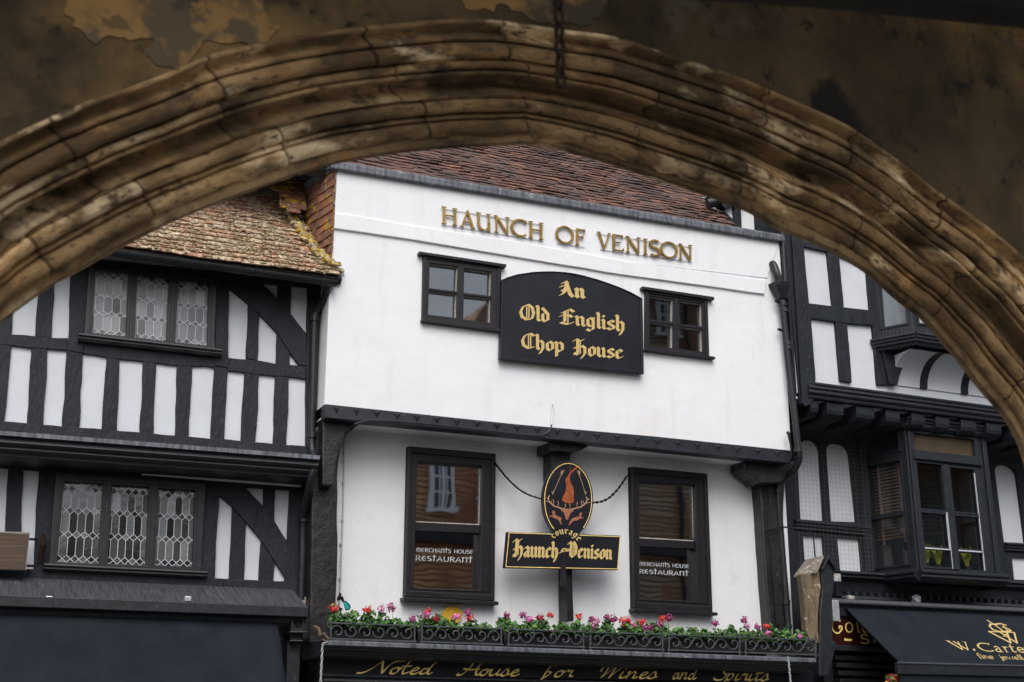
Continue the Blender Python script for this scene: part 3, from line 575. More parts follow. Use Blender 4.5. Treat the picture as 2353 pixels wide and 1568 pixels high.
# ================================================================ house across the street, behind the camera
ob = thing('tile_hung_house', 'tile hung house with white sash windows standing behind the cross', 'house', (18, -23, 0))
MB().box((9.5, -29, 0), (20.2, -23, 13.2)).build('wall', M['hung_tile_wall'], ob)
MB().box((20.3, -29, 0), (38, -23.02, 17.6)).build('wall', M['grey_hung_tile_wall'], ob)
MB().tube([(22.75, -22.9, 4), (22.75, -22.9, 17)], .07, 8).build('drainpipe', M['iron'], ob)
cx = 15.4
MB().add([(cx - 1.6, -22.97, 13.2), (cx + 1.6, -22.97, 13.2), (cx, -22.97, 15.1), (cx - 1.6, -28, 13.2), (cx + 1.6, -28, 13.2), (cx, -28, 15.1)], [(0, 1, 2), (3, 5, 4), (0, 2, 5, 3), (1, 4, 5, 2), (0, 3, 4, 1)]).build('gable', M['hung_tile_wall'], ob)
for cx, cz, ww, hh in ((11.6, 9.15, .8, 1.9), (14.05, 9.15, .72, 1.95), (15.72, 9.3, .8, 1.4), (18.3, 9.2, .8, 1.9), (24.6, 9.4, .9, 1.9), (28, 9.4, .9, 1.9), (31.5, 9.4, .9, 1.9), (11.8, 12.0, .8, 1.2), (18, 12.0, .8, 1.2), (21.95, 15.35, .8, 1.5), (25.4, 15.3, .9, 1.5), (29.4, 15.3, .9, 1.5), (22.4, 12.3, .9, 1.4), (27, 12.3, .9, 1.4)):
    fr = MB(); fr.box((cx - ww / 2 - .16, -22.93, cz - hh / 2 - .1), (cx + ww / 2 + .16, -22.80, cz - hh / 2 + .02)); fr.box((cx - ww / 2 - .08, -22.93, cz + hh / 2), (cx + ww / 2 + .08, -22.86, cz + hh / 2 + .1))
    for k in range(4): x = cx - ww / 2 + ww * k / 3; e = .07 if k in (0, 3) else .02; fr.box((x - e, -22.94, cz - hh / 2), (x + e, -22.87, cz + hh / 2))
    fr.box((cx - .05, -22.93, cz - hh / 2), (cx + .05, -22.86, cz + hh / 2))
    for k in range(1, 4): z = cz - hh / 2 + hh * k / 4; e = .04 if k == 2 else .02; fr.box((cx - ww / 2, -22.935, z - e), (cx + ww / 2, -22.875, z + e))
    wo = fr.build('window', M['white_joinery'], ob)
    MB().box((cx - ww / 2, -22.96, cz - hh / 2), (cx + ww / 2, -22.95 + .03, cz + hh / 2)).build('pane', M['dark_glass'], wo)
MB().box((9.4, -22.99, 7.1), (38, -22.6, 7.5)).build('jetty_band', M['window_paint'], ob)
MB().box((9.4, -22.99, 4.2), (38, -22.55, 4.7)).build('shop_cornice', M['window_paint'], ob)
MB().box((9.4, -22.98, 0), (38, -22.7, 4.2)).build('shopfront', M['window_paint'], ob)

# ================================================================ left timber framed house
LU, LL = FY(-.12), FY(.12)
XE = LU.px(733, 800)[0]
lh = thing('timber_framed_house', 'black and white timber framed house with leaded windows left of the white inn', 'house', (2, 0, 0))
big = lambda pl, pts: [pl.px(*p) for p in pts]
MB().prism(LU, [(-3.5, LU.px(0, 1050)[1] - .05), (XE, LU.px(733, 1068)[1] - .03), (XE, LU.px(733, 600)[1]), (-3.5, LU.px(0, 480)[1])], -.3, 0).build('upper_wall', M['panel_plaster'], lh)
XL = LL.px(705, 1200)[0]
MB().prism(LL, [(-3.5, 2.55), (XL, 2.55), (XL, LL.px(705, 1060)[1]), (-3.5, LL.px(0, 1000)[1])], -.3, 0).build('lower_wall', M['panel_plaster'], lh)
MB().box((-3.5, .3, 0), (XL, 6, 6.2)).build('house_body', M['panel_plaster'], lh)
# upper storey studs: the gaps between traced panels
pan = [r2(*q) for q in [
 [(-190, -30), (-70, -18), (-100, 476), (-230, 462)],
 [(75, 0), (210, 4), (180, 490), (25, 480)], [(320, 0), (450, 10), (415, 508), (290, 498)], [(558, 30), (712, 48), (680, 533), (528, 523)], [(805, 62), (962, 85), (937, 558), (785, 545)],
 [(1045, 92), (1190, 110), (1170, 580), (1028, 570)], [(1290, 120), (1438, 128), (1412, 602), (1265, 583)], [(1530, 145), (1642, 158), (1616, 620), (1503, 610)], [(1738, 170), (1850, 183), (1829, 638), (1712, 625)], [(1940, 192), (2048, 203), (2043, 655), (1922, 648)]]]
for a, b in zip(pan, pan[1:]):
    q = [(a[1][0], a[1][1] - 10), (b[0][0], b[0][1] - 10), (b[3][0], b[3][1] + 8), (a[2][0], a[2][1] + 8)]
    timber(LU, q, .030, 'stud', lh, amp=.011)
timber(LU, r1((-400, 780), (-160, 800), (-190, 1800), (-430, 1790)), .031, 'stud', lh)
timber(LU, r1((-60, 860), (102, 880), (75, 1260), (-90, 1250)), .030, 'stud', lh)
timber(LU, r1((268, 800), (372, 810), (345, 1270), (236, 1258)), .030, 'stud', lh)
timber(LU, r1((478, 760), (600, 780), (560, 1372), (452, 1355)), .040, 'post', lh)
timber(LU, r1((-420, 1205), (0, 1240), (455, 1270), (452, 1352), (0, 1318), (-420, 1280)), .035, 'rail', lh, amp=.014)
timber(LU, r2((535, -40), (1478, 62), (1440, 126), (1190, 108), (960, 84), (560, 32)), .034, 'rail', lh, amp=.012)
timber(LU, r1((1448, 870), (1536, 880), (1528, 1470), (1440, 1458)), .042, 'post', lh)
timber(LU, r1((1668, 1010), (1742, 1080), (1727, 1418), (1650, 1405)), .030, 'stud', lh, amp=.012)
timber(LU, r1((1862, 905), (1955, 918), (1944, 1460), (1850, 1448)), .0305, 'stud', lh)
timber(LU, r1((1535, 870), (1650, 884), (1748, 898), (1800, 945), (1862, 1006), (1950, 1110), (2052, 1240), (2052, 1458), (2005, 1452), (1943, 1372), (1862, 1242), (1740, 1116), (1673, 1052), (1535, 938)), .046, 'brace', lh, amp=.006)
timber(LU, r2((1528, 58), (1725, 75), (1850, 98), (2050, 112), (2050, 203), (1850, 183), (1642, 158), (1528, 144)), .036, 'rail', lh, amp=.012)
timber(LU, r1((2062, 880), (2150, 890), (2110, 2090), (2046, 2070)), .052, 'post', lh)
timber(LU, r1((-400, 640), (590, 740), (2165, 900), (2160, 945), (1862, 915), (1530, 880), (590, 800), (-400, 700)), .056, 'wall_plate', lh, amp=.006)
timber(LU, r2((-500, 440), (0, 487), (1030, 570), (2075, 657), (2082, 720), (0, 552), (-500, 505)), .060, 'sill_beam', lh, amp=.01)
# lower storey
for q in ([(-500, 780), (-310, 790), (-340, 1560), (-520, 1560)], [(-120, 790), (-40, 795), (-75, 1560), (-160, 1560)], [(55, 790), (157, 800), (122, 1560), (20, 1560)], [(262, 800), (385, 815), (330, 1570), (215, 1570)]):
    timber(LL, r2(*q), .030, 'stud', lh, amp=.012)
timber(LL, r2((1362, 850), (1472, 870), (1438, 1560), (1330, 1560)), .042, 'post', lh)
timber(LL, r2((1942, 930), (2090, 950), (2060, 1660), (1905, 1650), (1925, 1300)), .044, 'post', lh)
timber(LL, r2((1558, 1060), (1650, 1165), (1636, 1560), (1536, 1555)), .030, 'stud', lh)
timber(LL, r2((1752, 1270), (1842, 1400), (1832, 1570), (1735, 1565)), .0305, 'stud', lh)
timber(LL, r2((1767, 900), (1847, 905), (1840, 1170), (1763, 1080)), .0315, 'stud', lh)
timber(LL, r2((1455, 905), (1540, 912), (1638, 922), (1765, 1058), (1838, 1152), (1930, 1300), (1945, 1300), (1945, 1570), (1928, 1560), (1838, 1425), (1752, 1285), (1650, 1165), (1558, 1060), (1460, 978)), .048, 'brace', lh, amp=.006)
timber(LL, r2((-500, 660), (2090, 810), (2090, 960), (1640, 928), (1460, 912), (380, 830), (0, 797), (-500, 770)), .055, 'head_beam', lh, amp=.005)
timber(LL, r3((-500, 420), (210, 470), (300, 440), (1370, 500), (1437, 530), (1930, 552), (2060, 560), (2060, 650), (0, 590), (-500, 570)), .057, 'sill_beam', lh, amp=.006)
# jetty cornice with a lead flashing
za, zb = P3(-300, 968, -.55), P3(711, 1046.5, -.55)
pa, pb = Vector((-3.4, -.16, za.z + .045 + (za.x + 3.4) * 0)), Vector((LU.px(713, 1050)[0], -.16, zb.z + .02))
pa.z = pb.z + (za.z - zb.z) * (pb.x + 3.4) / (zb.x - za.x) + .0
MB().sweep(pa, pb, [(0, .06), (.02, .06), (.36, -.005), (.36, -.05), (.345, -.05), (.345, -.012), (0, .03)]).build('lead_flashing', M['lead'], lh)
MB().sweep(pa, pb, [(0, .025), (.33, -.02), (.335, -.055), (.31, -.07), (.315, -.085), (.325, -.11), (.30, -.135), (.27, -.145), (.275, -.165), (.25, -.19), (.215, -.20), (.21, -.225), (.18, -.24), (-.05, -.245), (-.3, -.245)]).build('jetty_cornice', M['black_paint'], lh, smooth=True)
so_ = MB().box((P3(300, 1060, .0).x, -.02, pb.z - .262), (XL - .12, .10, pb.z - .252)); so_.build('soffit', M['low_plaster'], lh)
# gutter
ga, gb = P3(268, 578, -.60), P3(772, 648, -.60); dirg = (gb - ga) / (gb.x - ga.x); ga = ga - dirg * 3.5
prof = [(.062 * math.cos(R(a)), .062 * math.sin(R(a))) for a in range(180, 361, 15)] + [(.055 * math.cos(R(a)), .055 * math.sin(R(a))) for a in range(360, 179, -15)]
gut = MB().sweep(ga, gb, prof).build('gutter', M['iron'], lh, smooth=True)
for k in (.35, .62, .83, .97): c = ga.lerp(gb, k); MB().sweep(c, c + dirg * .05, [(p[0] * 1.16, p[1] * 1.16) for p in prof]).build('gutter_bracket', M['iron'], gut)
# roof
ea, eb = P3(268, 566, -.60), P3(785, 636, -.60); eu = (eb - ea).normalized()
RP = Pl(ea, eu, (0, math.cos(R(50)), math.sin(R(50))))
L_ = RP.px(785, 632)[0]; v1 = RP.px(766, 612); v2 = RP.px(632, 424); vd = ((v2[0] - v1[0]), (v2[1] - v1[1])); v3 = (v1[0] + vd[0] * 1.9, v1[1] + vd[1] * 1.9)
clip = [(-4.2, -.02), (L_, -.02), (L_, .04), v1, v2, v3, (-4.2, v3[1])]
rf = MB().prism(RP, clip, -.10, -.02).build('roof', M['roof_felt'], lh)
tiles(RP, clip, seed=3, wd=.16, gauge=.098).build('roof_tiles', M['tile_left'], rf)
rng = random.Random(5); mb = MB()
for k in range(2600):
    a = rng.uniform(-1.2, L_); b = abs(rng.gauss(0, .75)) + .02
    if not inside((a, b), clip): continue
    if noise.noise(Vector((a * 1.6, b * 2.2, 3))) + .25 - b * .10 < rng.uniform(-.35, .5): continue
    blob(mb, RP.at(a, round(b / .098) * .098 + rng.uniform(-.02, .03), .03), rng.uniform(.012, .034), rng, .55)
mo = mb.build('moss', M['moss'], rf, smooth=True); mo['kind'] = 'stuff'
mb = MB(); vp = [RP.px(*p) for p in z4((752, 1345), (650, 1290), (500, 1150), (350, 960), (230, 790), (170, 650), (130, 540), (60, 380), (0, 260), (-80, 80))]
for k in range(90):
    t = k / 89 * (len(vp) - 1.001); i = int(t); p = tuple(vp[i][j] + (vp[i + 1][j] - vp[i][j]) * (t - i) for j in (0, 1))
    for j in range(4): blob(mb, RP.at(p[0] + rng.uniform(-.035, .035), p[1] + rng.uniform(-.03, .03), .05 + rng.uniform(0, .03)), rng.uniform(.028, .05), rng, .6)
mb.build('mortar_fillet', M['lichen_mortar'], rf, smooth=True)
# leaded windows
def clipu(P):
    for ax in (0, 1):
        for sg, lim in ((1, 0), (-1, -1)):
            out = []
            for i in range(len(P)):
                a, b = P[i - 1], P[i]; da, db = sg * a[ax] - lim, sg * b[ax] - lim
                if (da >= 0) != (db >= 0): t = da / (da - db); out.append((a[0] + (b[0] - a[0]) * t, a[1] + (b[1] - a[1]) * t))
                if db >= 0: out.append(b)
            P = out
            if not P: return P
    return P
def leaded(pl, q, cols, rows, dh, h, qm, lm, parent, ph=0, seed=1, lw=.007, dark=()):
    f = quadmap(q, pl); rng = random.Random(seed); c = MB(); ld = MB(); w_ = 1 / cols
    def seg(a, b):
        n = math.hypot(b[0] - a[0], b[1] - a[1]); W = math.hypot(f(1, .5)[0] - f(0, .5)[0], f(1, .5)[1] - f(0, .5)[1]); Hh = math.hypot(f(.5, 1)[0] - f(.5, 0)[0], f(.5, 1)[1] - f(.5, 0)[1])
        dx, dy = (b[0] - a[0]) * W, (b[1] - a[1]) * Hh; l = math.hypot(dx, dy); nx, ny = -dy / l * lw / 2 / W, dx / l * lw / 2 / Hh
        P = clipu([(a[0] + nx, a[1] + ny), (b[0] + nx, b[1] + ny), (b[0] - nx, b[1] - ny), (a[0] - nx, a[1] - ny)])
        if len(P) > 2: ld.prism(pl, [f(*p) for p in P], h, h + .005 + rng.uniform(0, .001))
    def cell(P, kind):
        P = clipu(P)
        if len(P) < 3: return
        c.r = rng.random() if kind == 'h' else rng.random() ** 1.6
        if (rng.random() < .05): c.r = 0
        tx, ty = rng.uniform(-.05, .05), rng.uniform(-.06, .06); Q = [f(*p) for p in P]; mx = sum(p[0] for p in Q) / len(Q); my = sum(p[1] for p in Q) / len(Q)
        c.add([pl.at(p[0], p[1], h + (p[0] - mx) * tx + (p[1] - my) * ty) for p in Q], [tuple(range(len(Q)))])
    for k in range(-1, cols + 2):
        x = (k + ph) * w_
        for r in rows:
            cell([(x, r - dh), (x + w_ / 2, r), (x, r + dh), (x - w_ / 2, r)], 'd')
            for a, b in (((x, r - dh), (x + w_ / 2, r)), ((x + w_ / 2, r), (x, r + dh)), ((x, r + dh), (x - w_ / 2, r)), ((x - w_ / 2, r), (x, r - dh))): seg(a, b)
        ext = [rows[0] - .3] + rows + [rows[-1] + .3]
        for a, b in zip(ext, ext[1:]):
            if a + dh < b - dh: seg((x, a + dh), (x, b - dh)); cell([(x, a + dh), (x + w_ / 2, a), (x + w_, a + dh), (x + w_, b - dh), (x + w_ / 2, b), (x, b - dh)], 'h')
    g_ = c.build('leaded_light', M[qm], parent); ld.build('lead_cames', M[lm], g_); return g_
def lead_window(pl, outer, lights, sill, qm, lm, rows, nm, cols=4, seed=1, ph=0, dh=.045):
    w_ = MB().holed(pl, pl.pts(outer), [pl.pts(l) for l in lights], -.01, .075).build(nm, M['black_paint'], lh, bevel=.006)
    MB().holed(pl, [(p[0], p[1]) for p in pl.pts(outer)], [[(a[0] + s * .03, a[1] + t * .03) for a, s, t in zip(pl.pts(l), (-1, 1, 1, -1), (1, 1, -1, -1))] for l in lights], 0, .088).build('window_moulding', M['black_paint'], w_, bevel=.008)
    for i, l in enumerate(lights): leaded(pl, l, cols, rows, dh, .012, qm, lm, w_, ph=ph + .13 * i, seed=seed + i)
    a, b = pl.px(*sill[0]), pl.px(*sill[1]); hgt = a[1] - pl.px(*sill[2])[1]
    A, B = pl.at(a), pl.at(b)
    MB().sweep(A, B, [(0, .01), (.14, -.01), (.145, -.03), (.12, -.045), (.13, -.06), (.09, -hgt), (0, -hgt - .01)]).build('sill', M['black_paint'], w_, bevel=.004)
    return w_
lead_window(LU, r1((592, 790), (1448, 882), (1428, 1358), (560, 1260)), [r1(*l) for l in ([(637, 815), (860, 838), (842, 1268), (615, 1242)], [(915, 853), (1132, 875), (1112, 1298), (900, 1272)], [(1192, 885), (1397, 907), (1388, 1328), (1170, 1304)])], r1((522, 1248), (1482, 1356), (545, 1302)), 'quarry_upper', 'leading', [.08, .38, .66, .95], 'leaded_window', seed=4, ph=.25)
lead_window(LL, r2((370, 830), (1370, 905), (1340, 1490), (325, 1445)), [r2(*l) for l in ([(425, 893), (690, 907), (656, 1442), (378, 1430)], [(750, 915), (997, 930), (973, 1454), (718, 1442)], [(1063, 940), (1305, 953), (1286, 1462), (1033, 1455)])], r2((290, 1438), (1382, 1492), (300, 1490)), 'quarry_lower', 'leading_white', [.07, .35, .65, .95], 'leaded_window', seed=9, ph=.15, cols=5)
# lead apron and shop cornice
ca, cb = P3(-300, 1363, -.62), P3(708, 1401, -.62); ax_ = XL + .02
cz = lambda x: ca.z + (cb.z - ca.z) * (x - ca.x) / (cb.x - ca.x)
A, B = Vector((-3.4, .08, cz(-3.4))), Vector((cb.x, .08, cb.z))
MB().sweep(A, B, [(0, .27), (.02, .27), (.62, .045), (.66, .04), (.66, .03), (0, .02)]).build('lead_apron', M['streaked_lead'], lh)
MB().sweep(A, B, [(0, .03), (.70, .028), (.70, -.075), (.62, -.095), (.60, -.14), (.45, -.16), (.42, -.24), (0, -.25)]).build('shop_cornice', M['black_paint'], lh, bevel=.006)
for px in (112, 433): c = P3(px, 1382, -.63); MB().box((c.x - .03, -.60, c.z), (c.x + .035, -.52, c.z + .055)).build('cornice_clip', M['leading'], lh, bevel=.01)
MB().box((-3.4, -.3, 0), (XL - .3, .2, 2.5)).build('shopfront', M['window_paint'], lh)
# console at the right end of the shop cornice
cp = FY(-.42)
co = MB().prism(cp, cp.pts(z5((140, 500), (352, 500), (345, 740), (130, 740))), -.3, .10).build('console', M['black_paint'], lh, bevel=.008)
MB().holed(cp, cp.pts(z5((140, 500), (352, 500), (345, 740), (130, 740))), [cp.pts(z5((178, 548), (312, 548), (306, 700), (170, 700)))], .1, .13).build('console_frame', M['black_paint'], co, bevel=.005)
c = cp.pts(z5((190, 555), (300, 555), (245, 620), (235, 690))); MB().add([cp.at(c[0][0], c[0][1], .1), cp.at(c[1][0], c[1][1], .1), cp.at(c[3][0], c[3][1], .1), cp.at(c[2][0], c[2][1], .15)], [(0, 1, 3), (1, 2, 3), (2, 0, 3)]).build('console_boss', M['black_paint'], co)
for a, b, h in (((118, 478), (378, 492), .17), ((90, 738), (375, 775), .18), ((105, 880), (325, 915), .16)):
    MB().prism(cp, cp.pts(z5((a[0], a[1]), (b[0], a[1]), (b[0], b[1]), (a[0], b[1]))), -.2, h).build('console_moulding', M['black_paint'], co, bevel=.012)
MB().prism(cp, cp.pts(z5((125, 775), (345, 775), (315, 885), (150, 885))), -.2, .10).build('console_neck', M['black_paint'], co, bevel=.01)
a = cp.px(*z5((110, 915))[0]); b = cp.px(*z5((325, 915))[0]); MB().prism(cp, [(a[0], 0), (b[0], 0), b, a], -.3, .05).build('pilaster', M['black_paint'], lh, bevel=.006)
# awning of the left shop
XA = P3(637, 1429, -.5).x
def y_at(X, px, py):
    lo, hi = -8, 2
    d = ray(px, py); t = X / d.x; return CAM + d * t
w1 = y_at(XA, 656, 1568); top = Vector((XA, -.5, P3(637, 1429, -.5).z)); dv = (w1 - top); low = top + dv * 1.25
aw = thing('shop_awning', 'plain dark grey canvas awning below the cornice of the left house', 'awning', (0, -.5, low.z))
cm = MB(); nx, ny = 60, 16; nrm_ = Vector((0, low.z - top.z, -(low.y - top.y))).normalized()
if nrm_.y > 0: nrm_ = -nrm_
for j in range(ny + 1):
    for i in range(nx + 1):
        u, v_ = i / nx, j / ny; p = Vector((-3.2 + (XA + 3.2) * u, top.y + (low.y - top.y) * v_, top.z + (low.z - top.z) * v_))
        cm.v.append(p + nrm_ * ((noise.noise(Vector((p.x * 1.3, v_ * 1.2, 4))) * .035 + noise.noise(Vector((p.x * 4 + v_ * 2, v_ * 2, 9))) * .010) * math.sin(math.pi * v_) ** .6 if 0 < j < ny else 0))
cm.f = [(j * (nx + 1) + i, j * (nx + 1) + i + 1, (j + 1) * (nx + 1) + i + 1, (j + 1) * (nx + 1) + i) for j in range(ny) for i in range(nx)]; cm.a = [0] * len(cm.f)
co_ = cm.build('canvas', M['awning'], aw, smooth=True); so2 = co_.modifiers.new('thickness', 'SOLIDIFY'); so2.thickness = .006
MB().box((-3.2, low.y - .03, low.z - .05), (XA, low.y + .02, low.z + .02)).build('front_bar', M['black_paint'], aw)
MB().tube([(-3.2, top.y + .05, top.z + .02), (XA + .12, top.y + .05, top.z + .0)], .045, 8).build('roller', M['black_paint'], aw)
# brown plaque on brackets
pp = FY(-.12); q = z7((-420, 350), (522, 392), (448, 1040), (-470, 1010))
pl_ = thing('wooden_plaque', 'brown wooden plaque with faded gilt writing on the left house', 'plaque', tuple(pp.at(pp.px(*q[3]))))
MB().prism(pp, pp.pts(q), 0, .03).build('board', M['plaque_wood'], pl_, bevel=.004)
MB().holed(pp, pp.pts(z7((-430, 338), (534, 362), (462, 1042), (-480, 1015))), [pp.pts(z7((-420, 350), (512, 392), (440, 1034), (-470, 1010)))], -.01, .026).build('rim', M['plaque_rim'], pl_)
tx = MB(); rg = random.Random(8)
for y in (440, 530, 600, 770, 850):
    x = -380 + rg.uniform(0, 60)
    while x < (400 if y > 560 else 250):
        l = rg.uniform(18, 42); tx.prism(pp, pp.pts(z7((x, y), (x + l, y + 1), (x + l - 3, y + 26), (x - 3, y + 25))), .03, .0315); x += l + rg.uniform(8, 22)
tx.build('faded_lettering', mat('faded_gilt', (.13, .085, .035), (.085, .055, .028), 60, .6), pl_)
for y in (480, 955):
    MB().tube([pp.at(pp.px(*z7((440, y))[0])), P3(*z7((655 if y < 500 else 590, y + 4))[0], .07)], .012, 6).build('bracket', M['iron'], pl_)
hk = MB().tube([P3(*z7((770, 400))[0], .03), P3(*z7((765, 600))[0], -.02), P3(*z7((725, 850))[0], .02)], [.022, .03, .024], 8)
tag(hk.build('iron_bar', M['rusty_iron']), 'short rusted iron bar fixed upright beside the lower leaded window', 'bar')
# left downpipe
dp = thing('drainpipe', 'black drainpipe with a swan neck at the corner of the left house', 'drainpipe', (XE, -.2, 2.6))
path = [P3(752, 648, -.58), P3(751, 668, -.50), P3(744, 690, -.36), P3(730, 712, -.24), P3(723, 738, -.22), P3(719, 900, -.22), P3(716, 1020, -.22), P3(722, 1048, -.30), P3(722, 1068, -.40), P3(712, 1110, -.36), P3(703, 1160, -.12), P3(697, 1200, .02), P3(695, 1290, .02), P3(692, 1372, .02)]
P_ = []
for i in range(3): P_ += catmull([(0, 0)], 1) if False else []
def cr3(P, n=5):
    a = catmull([(p.x, p.y) for p in P], n); b = catmull([(p.z, 0) for p in P], n); return [Vector((x[0], x[1], z[0])) for x, z in zip(a, b)]
MB().tube(cr3(path), .044, 12).build('pipe', M['iron'], dp, smooth=True)
for px, py, Y in ((752, 655, -.38), (723, 732, -.22), (717, 1000, -.22), (698, 1192, .02), (692, 1372, .02)):
    c = P3(px, py, Y); MB().tube([c - Vector((0, 0, .035)), c + Vector((0, 0, .035))], .057, 12).build('pipe_collar', M['iron'], dp)
MB().box(tuple(P3(686, 1374, .0) + Vector((0, -.03, -.1))), tuple(P3(702, 1374, .0) + Vector((0, .05, .01)))).build('pipe_shoe', M['pale_dirty'], dp, bevel=.01)
# ================================================================ the white inn
PU, PLW = FY(-.5), FY(0)
pub = thing('white_inn', 'white plastered inn with jettied upper storey, four windows and a brown tiled roof', 'inn', (7, 0, 0))
X0 = PU.px(757, 650)[0]
ul = r4((215, 182), (190, 195), (190, 470), (186, 560), (178, 780), (160, 960)) + dd((745, 929))
ul = dd((775, 387), (769, 400), (764.5, 500), (760, 600), (754.5, 720), (749.5, 830), (745, 930))
outer_px = ul + dd((1180, 975), (1500, 1003), (1818, 1037), (1810, 900), (1803, 760), (1796, 640), (1790, 556))
# keep the picture outline but stand it upright: follow the traced line with a soft wobble
wl = r4((677, 657), (1108, 712), (1101, 1070), (670, 1024)); wr = r4((1905, 850), (2247, 902), (2256, 1222), (1903, 1182))
def inset(P, k):
    cx = sum(p[0] for p in P) / len(P); cy = sum(p[1] for p in P) / len(P); return [(p[0] + (cx - p[0]) * k, p[1] + (cy - p[1]) * k) for p in P]
MB().holed(PU, PU.pts(outer_px), [PU.pts(inset(wl, .06)), PU.pts(inset(wr, .06))], -.10, 0).build('upper_wall', M['plaster'], pub)
# left return of the jettied storey and the body behind
zb_, zt_ = PU.px(745, 930)[1], PU.px(770, 395)[1]; xb_, xt_ = PU.px(745, 930)[0], PU.px(768, 395)[0]
MB().add([(xb_ + .003, -.399, zb_), (xt_ + .003, -.399, zt_), (xt_, 1.5, zt_), (xb_ , .3, zb_), (xb_ + .1, -.399, zb_), (xt_ + .1, -.399, zt_), (xt_ + .1, 1.5, zt_), (xb_ + .1, .3, zb_)], [(0, 1, 2, 3), (7, 6, 5, 4), (0, 4, 5, 1), (3, 2, 6, 7)]).build('return_wall', M['plaster'], pub)
X1 = PU.px(1814, 1000)[0]; XR = PU.px(1790, 560)[0]
MB().box((X0 + .2, .35, 0), (XR, 6, PU.px(1785, 560)[1] + .6)).build('inn_body', M['brown_room'], pub)
# raised plaster band under the parapet
bt = dd((768, 491)) + r4((600, 490), (1200, 583), (1800, 690)) + r6((410, 662)); bb = [r6((398, 752))[0]] + r4((1800, 767), (1200, 668), (600, 568)) + dd((767, 527))
MB().prism(PU, wob(PU.pts(bt + bb), .006, .3, 4), -.01, .030).build('string_course', M['plaster'], pub, bevel=.008)
MB().prism(PU, wob(PU.pts(dd((775, 387), (1280, 463), (1790, 556)) + [(1762, 640)] + r4((1800, 690), (1200, 585), (600, 492)) + dd((768, 493))), .004, .4, 8), -.01, .012).build('frieze', M['plaster'], pub, bevel=.005)
pa_, pb_ = PU.px(757, 382), PU.px(1797, 552)
A, B = PU.at(pa_), PU.at(pb_)
MB().sweep(A, B, [(.075, .025), (.06, .055), (0, .075), (-.12, .10), (-.12, -.02), (0, -.03), (.05, -.06), (.075, -.05)]).build('lead_capping', M['lead'], pub, bevel=.012)
# horn end of the capping returning left above the hung tiles
# roof
RO_ = Pl(tuple(A + Vector((0, .12, .04))), (B - A), (0, math.cos(R(45)), math.sin(R(45))))
wdt = (B - A).length
rg1 = RO_.px(*z6((735, 640))[0]); rg2 = RO_.px(*z6((510, 430))[0]); rg3 = RO_.px(*z6((330, 250))[0])
clipR = [(-2.2, -.02), (rg1[0] - .05, -.02), rg2, rg3, (rg3[0] - 1.0, rg3[1] + 2.6), (-2.2, 4.2)]
rf = MB().prism(RO_, clipR, -.14, -.02).build('roof', M['roof_felt'], pub)
tiles(RO_, clipR, seed=12, gauge=.10, wd=.165, lift=.03, sag=.02).build('roof_tiles', M['tile_pub'], rf)
# hung tiles on the canted cheek at the left corner
Ct = P3(*z4((762, 110))[0], -.5); 
def at_z(px, py, z): d = ray(px, py); return CAM + d * ((z - CAM.z) / d.z)
Bt = at_z(*z4((335, 400))[0], Ct.z)
cheek = Pl(tuple(Bt), (Ct - Bt), (0, 0, 1))
cl = cheek.pts(z4((335, 410), (760, 118), (745, 440), (735, 700), (728, 1000), (740, 1330), (640, 1270), (480, 1130), (330, 920), (245, 760), (225, 640), (290, 590), (305, 500)))
actt = (Ct - Bt).length + .012; cl = [(min(p[0], actt), p[1]) for p in cl]
ck = MB().prism(cheek, [(min(p[0], actt - .07), p[1]) for p in cl], -.1, -.015).build('cheek', M['roof_felt'], pub)
tiles(cheek, [(p[0] + (.2 if p[0] > actt - .05 else 0), p[1]) for p in cl], seed=31, gauge=.105, wd=.17, lift=.026, thick=.012, sag=.006, xmax=actt + .01).build('hung_tiles', M['tile_hung'], ck)
fl = cheek.pts(z4((335, 405), (400, 270), (640, 95), (790, 70), (785, 95), (640, 180), (430, 340)))
MB().prism(cheek, fl, .0, .035).build('lead_apron', M['lead'], ck)
C2 = at_z(*z4((300, 320))[0], Ct.z + .02); ch2 = Pl(tuple(C2), (1, -.12, 0), (0, .5, .87))
cl2 = ch2.pts(z4((318, 300), (290, 590), (225, 640), (140, 500), (20, 280), (-40, 120), (240, 120)))
ck2 = MB().prism(ch2, cl2, -.06, -.015).build('cheek', M['roof_felt'], pub)
tiles(ch2, [(p[0] + (.05 if i_ == 1 else 0), p[1] - (.12 if i_ in (1, 2, 3) else 0)) for i_, p in enumerate(cl2)], seed=37, gauge=.10, wd=.16, lift=.03, sag=.03).build('hung_tiles', M['tile_hung'], ck2)
RB = Pl(tuple(P3(640, 480, .9)), (1, 0, 0), (0, 1, 1)); cb = RB.pts(dd((560, 300), (800, 300), (790, 372), (770, 398), (700, 450), (640, 500)))
tiles(RB, cb, seed=41, lift=.03, sag=.02).build('roof_tiles', M['tile_pub'], rf)
MB().prism(RB, cb, -.06, -.02).build('roof_slope', M['roof_felt'], pub)
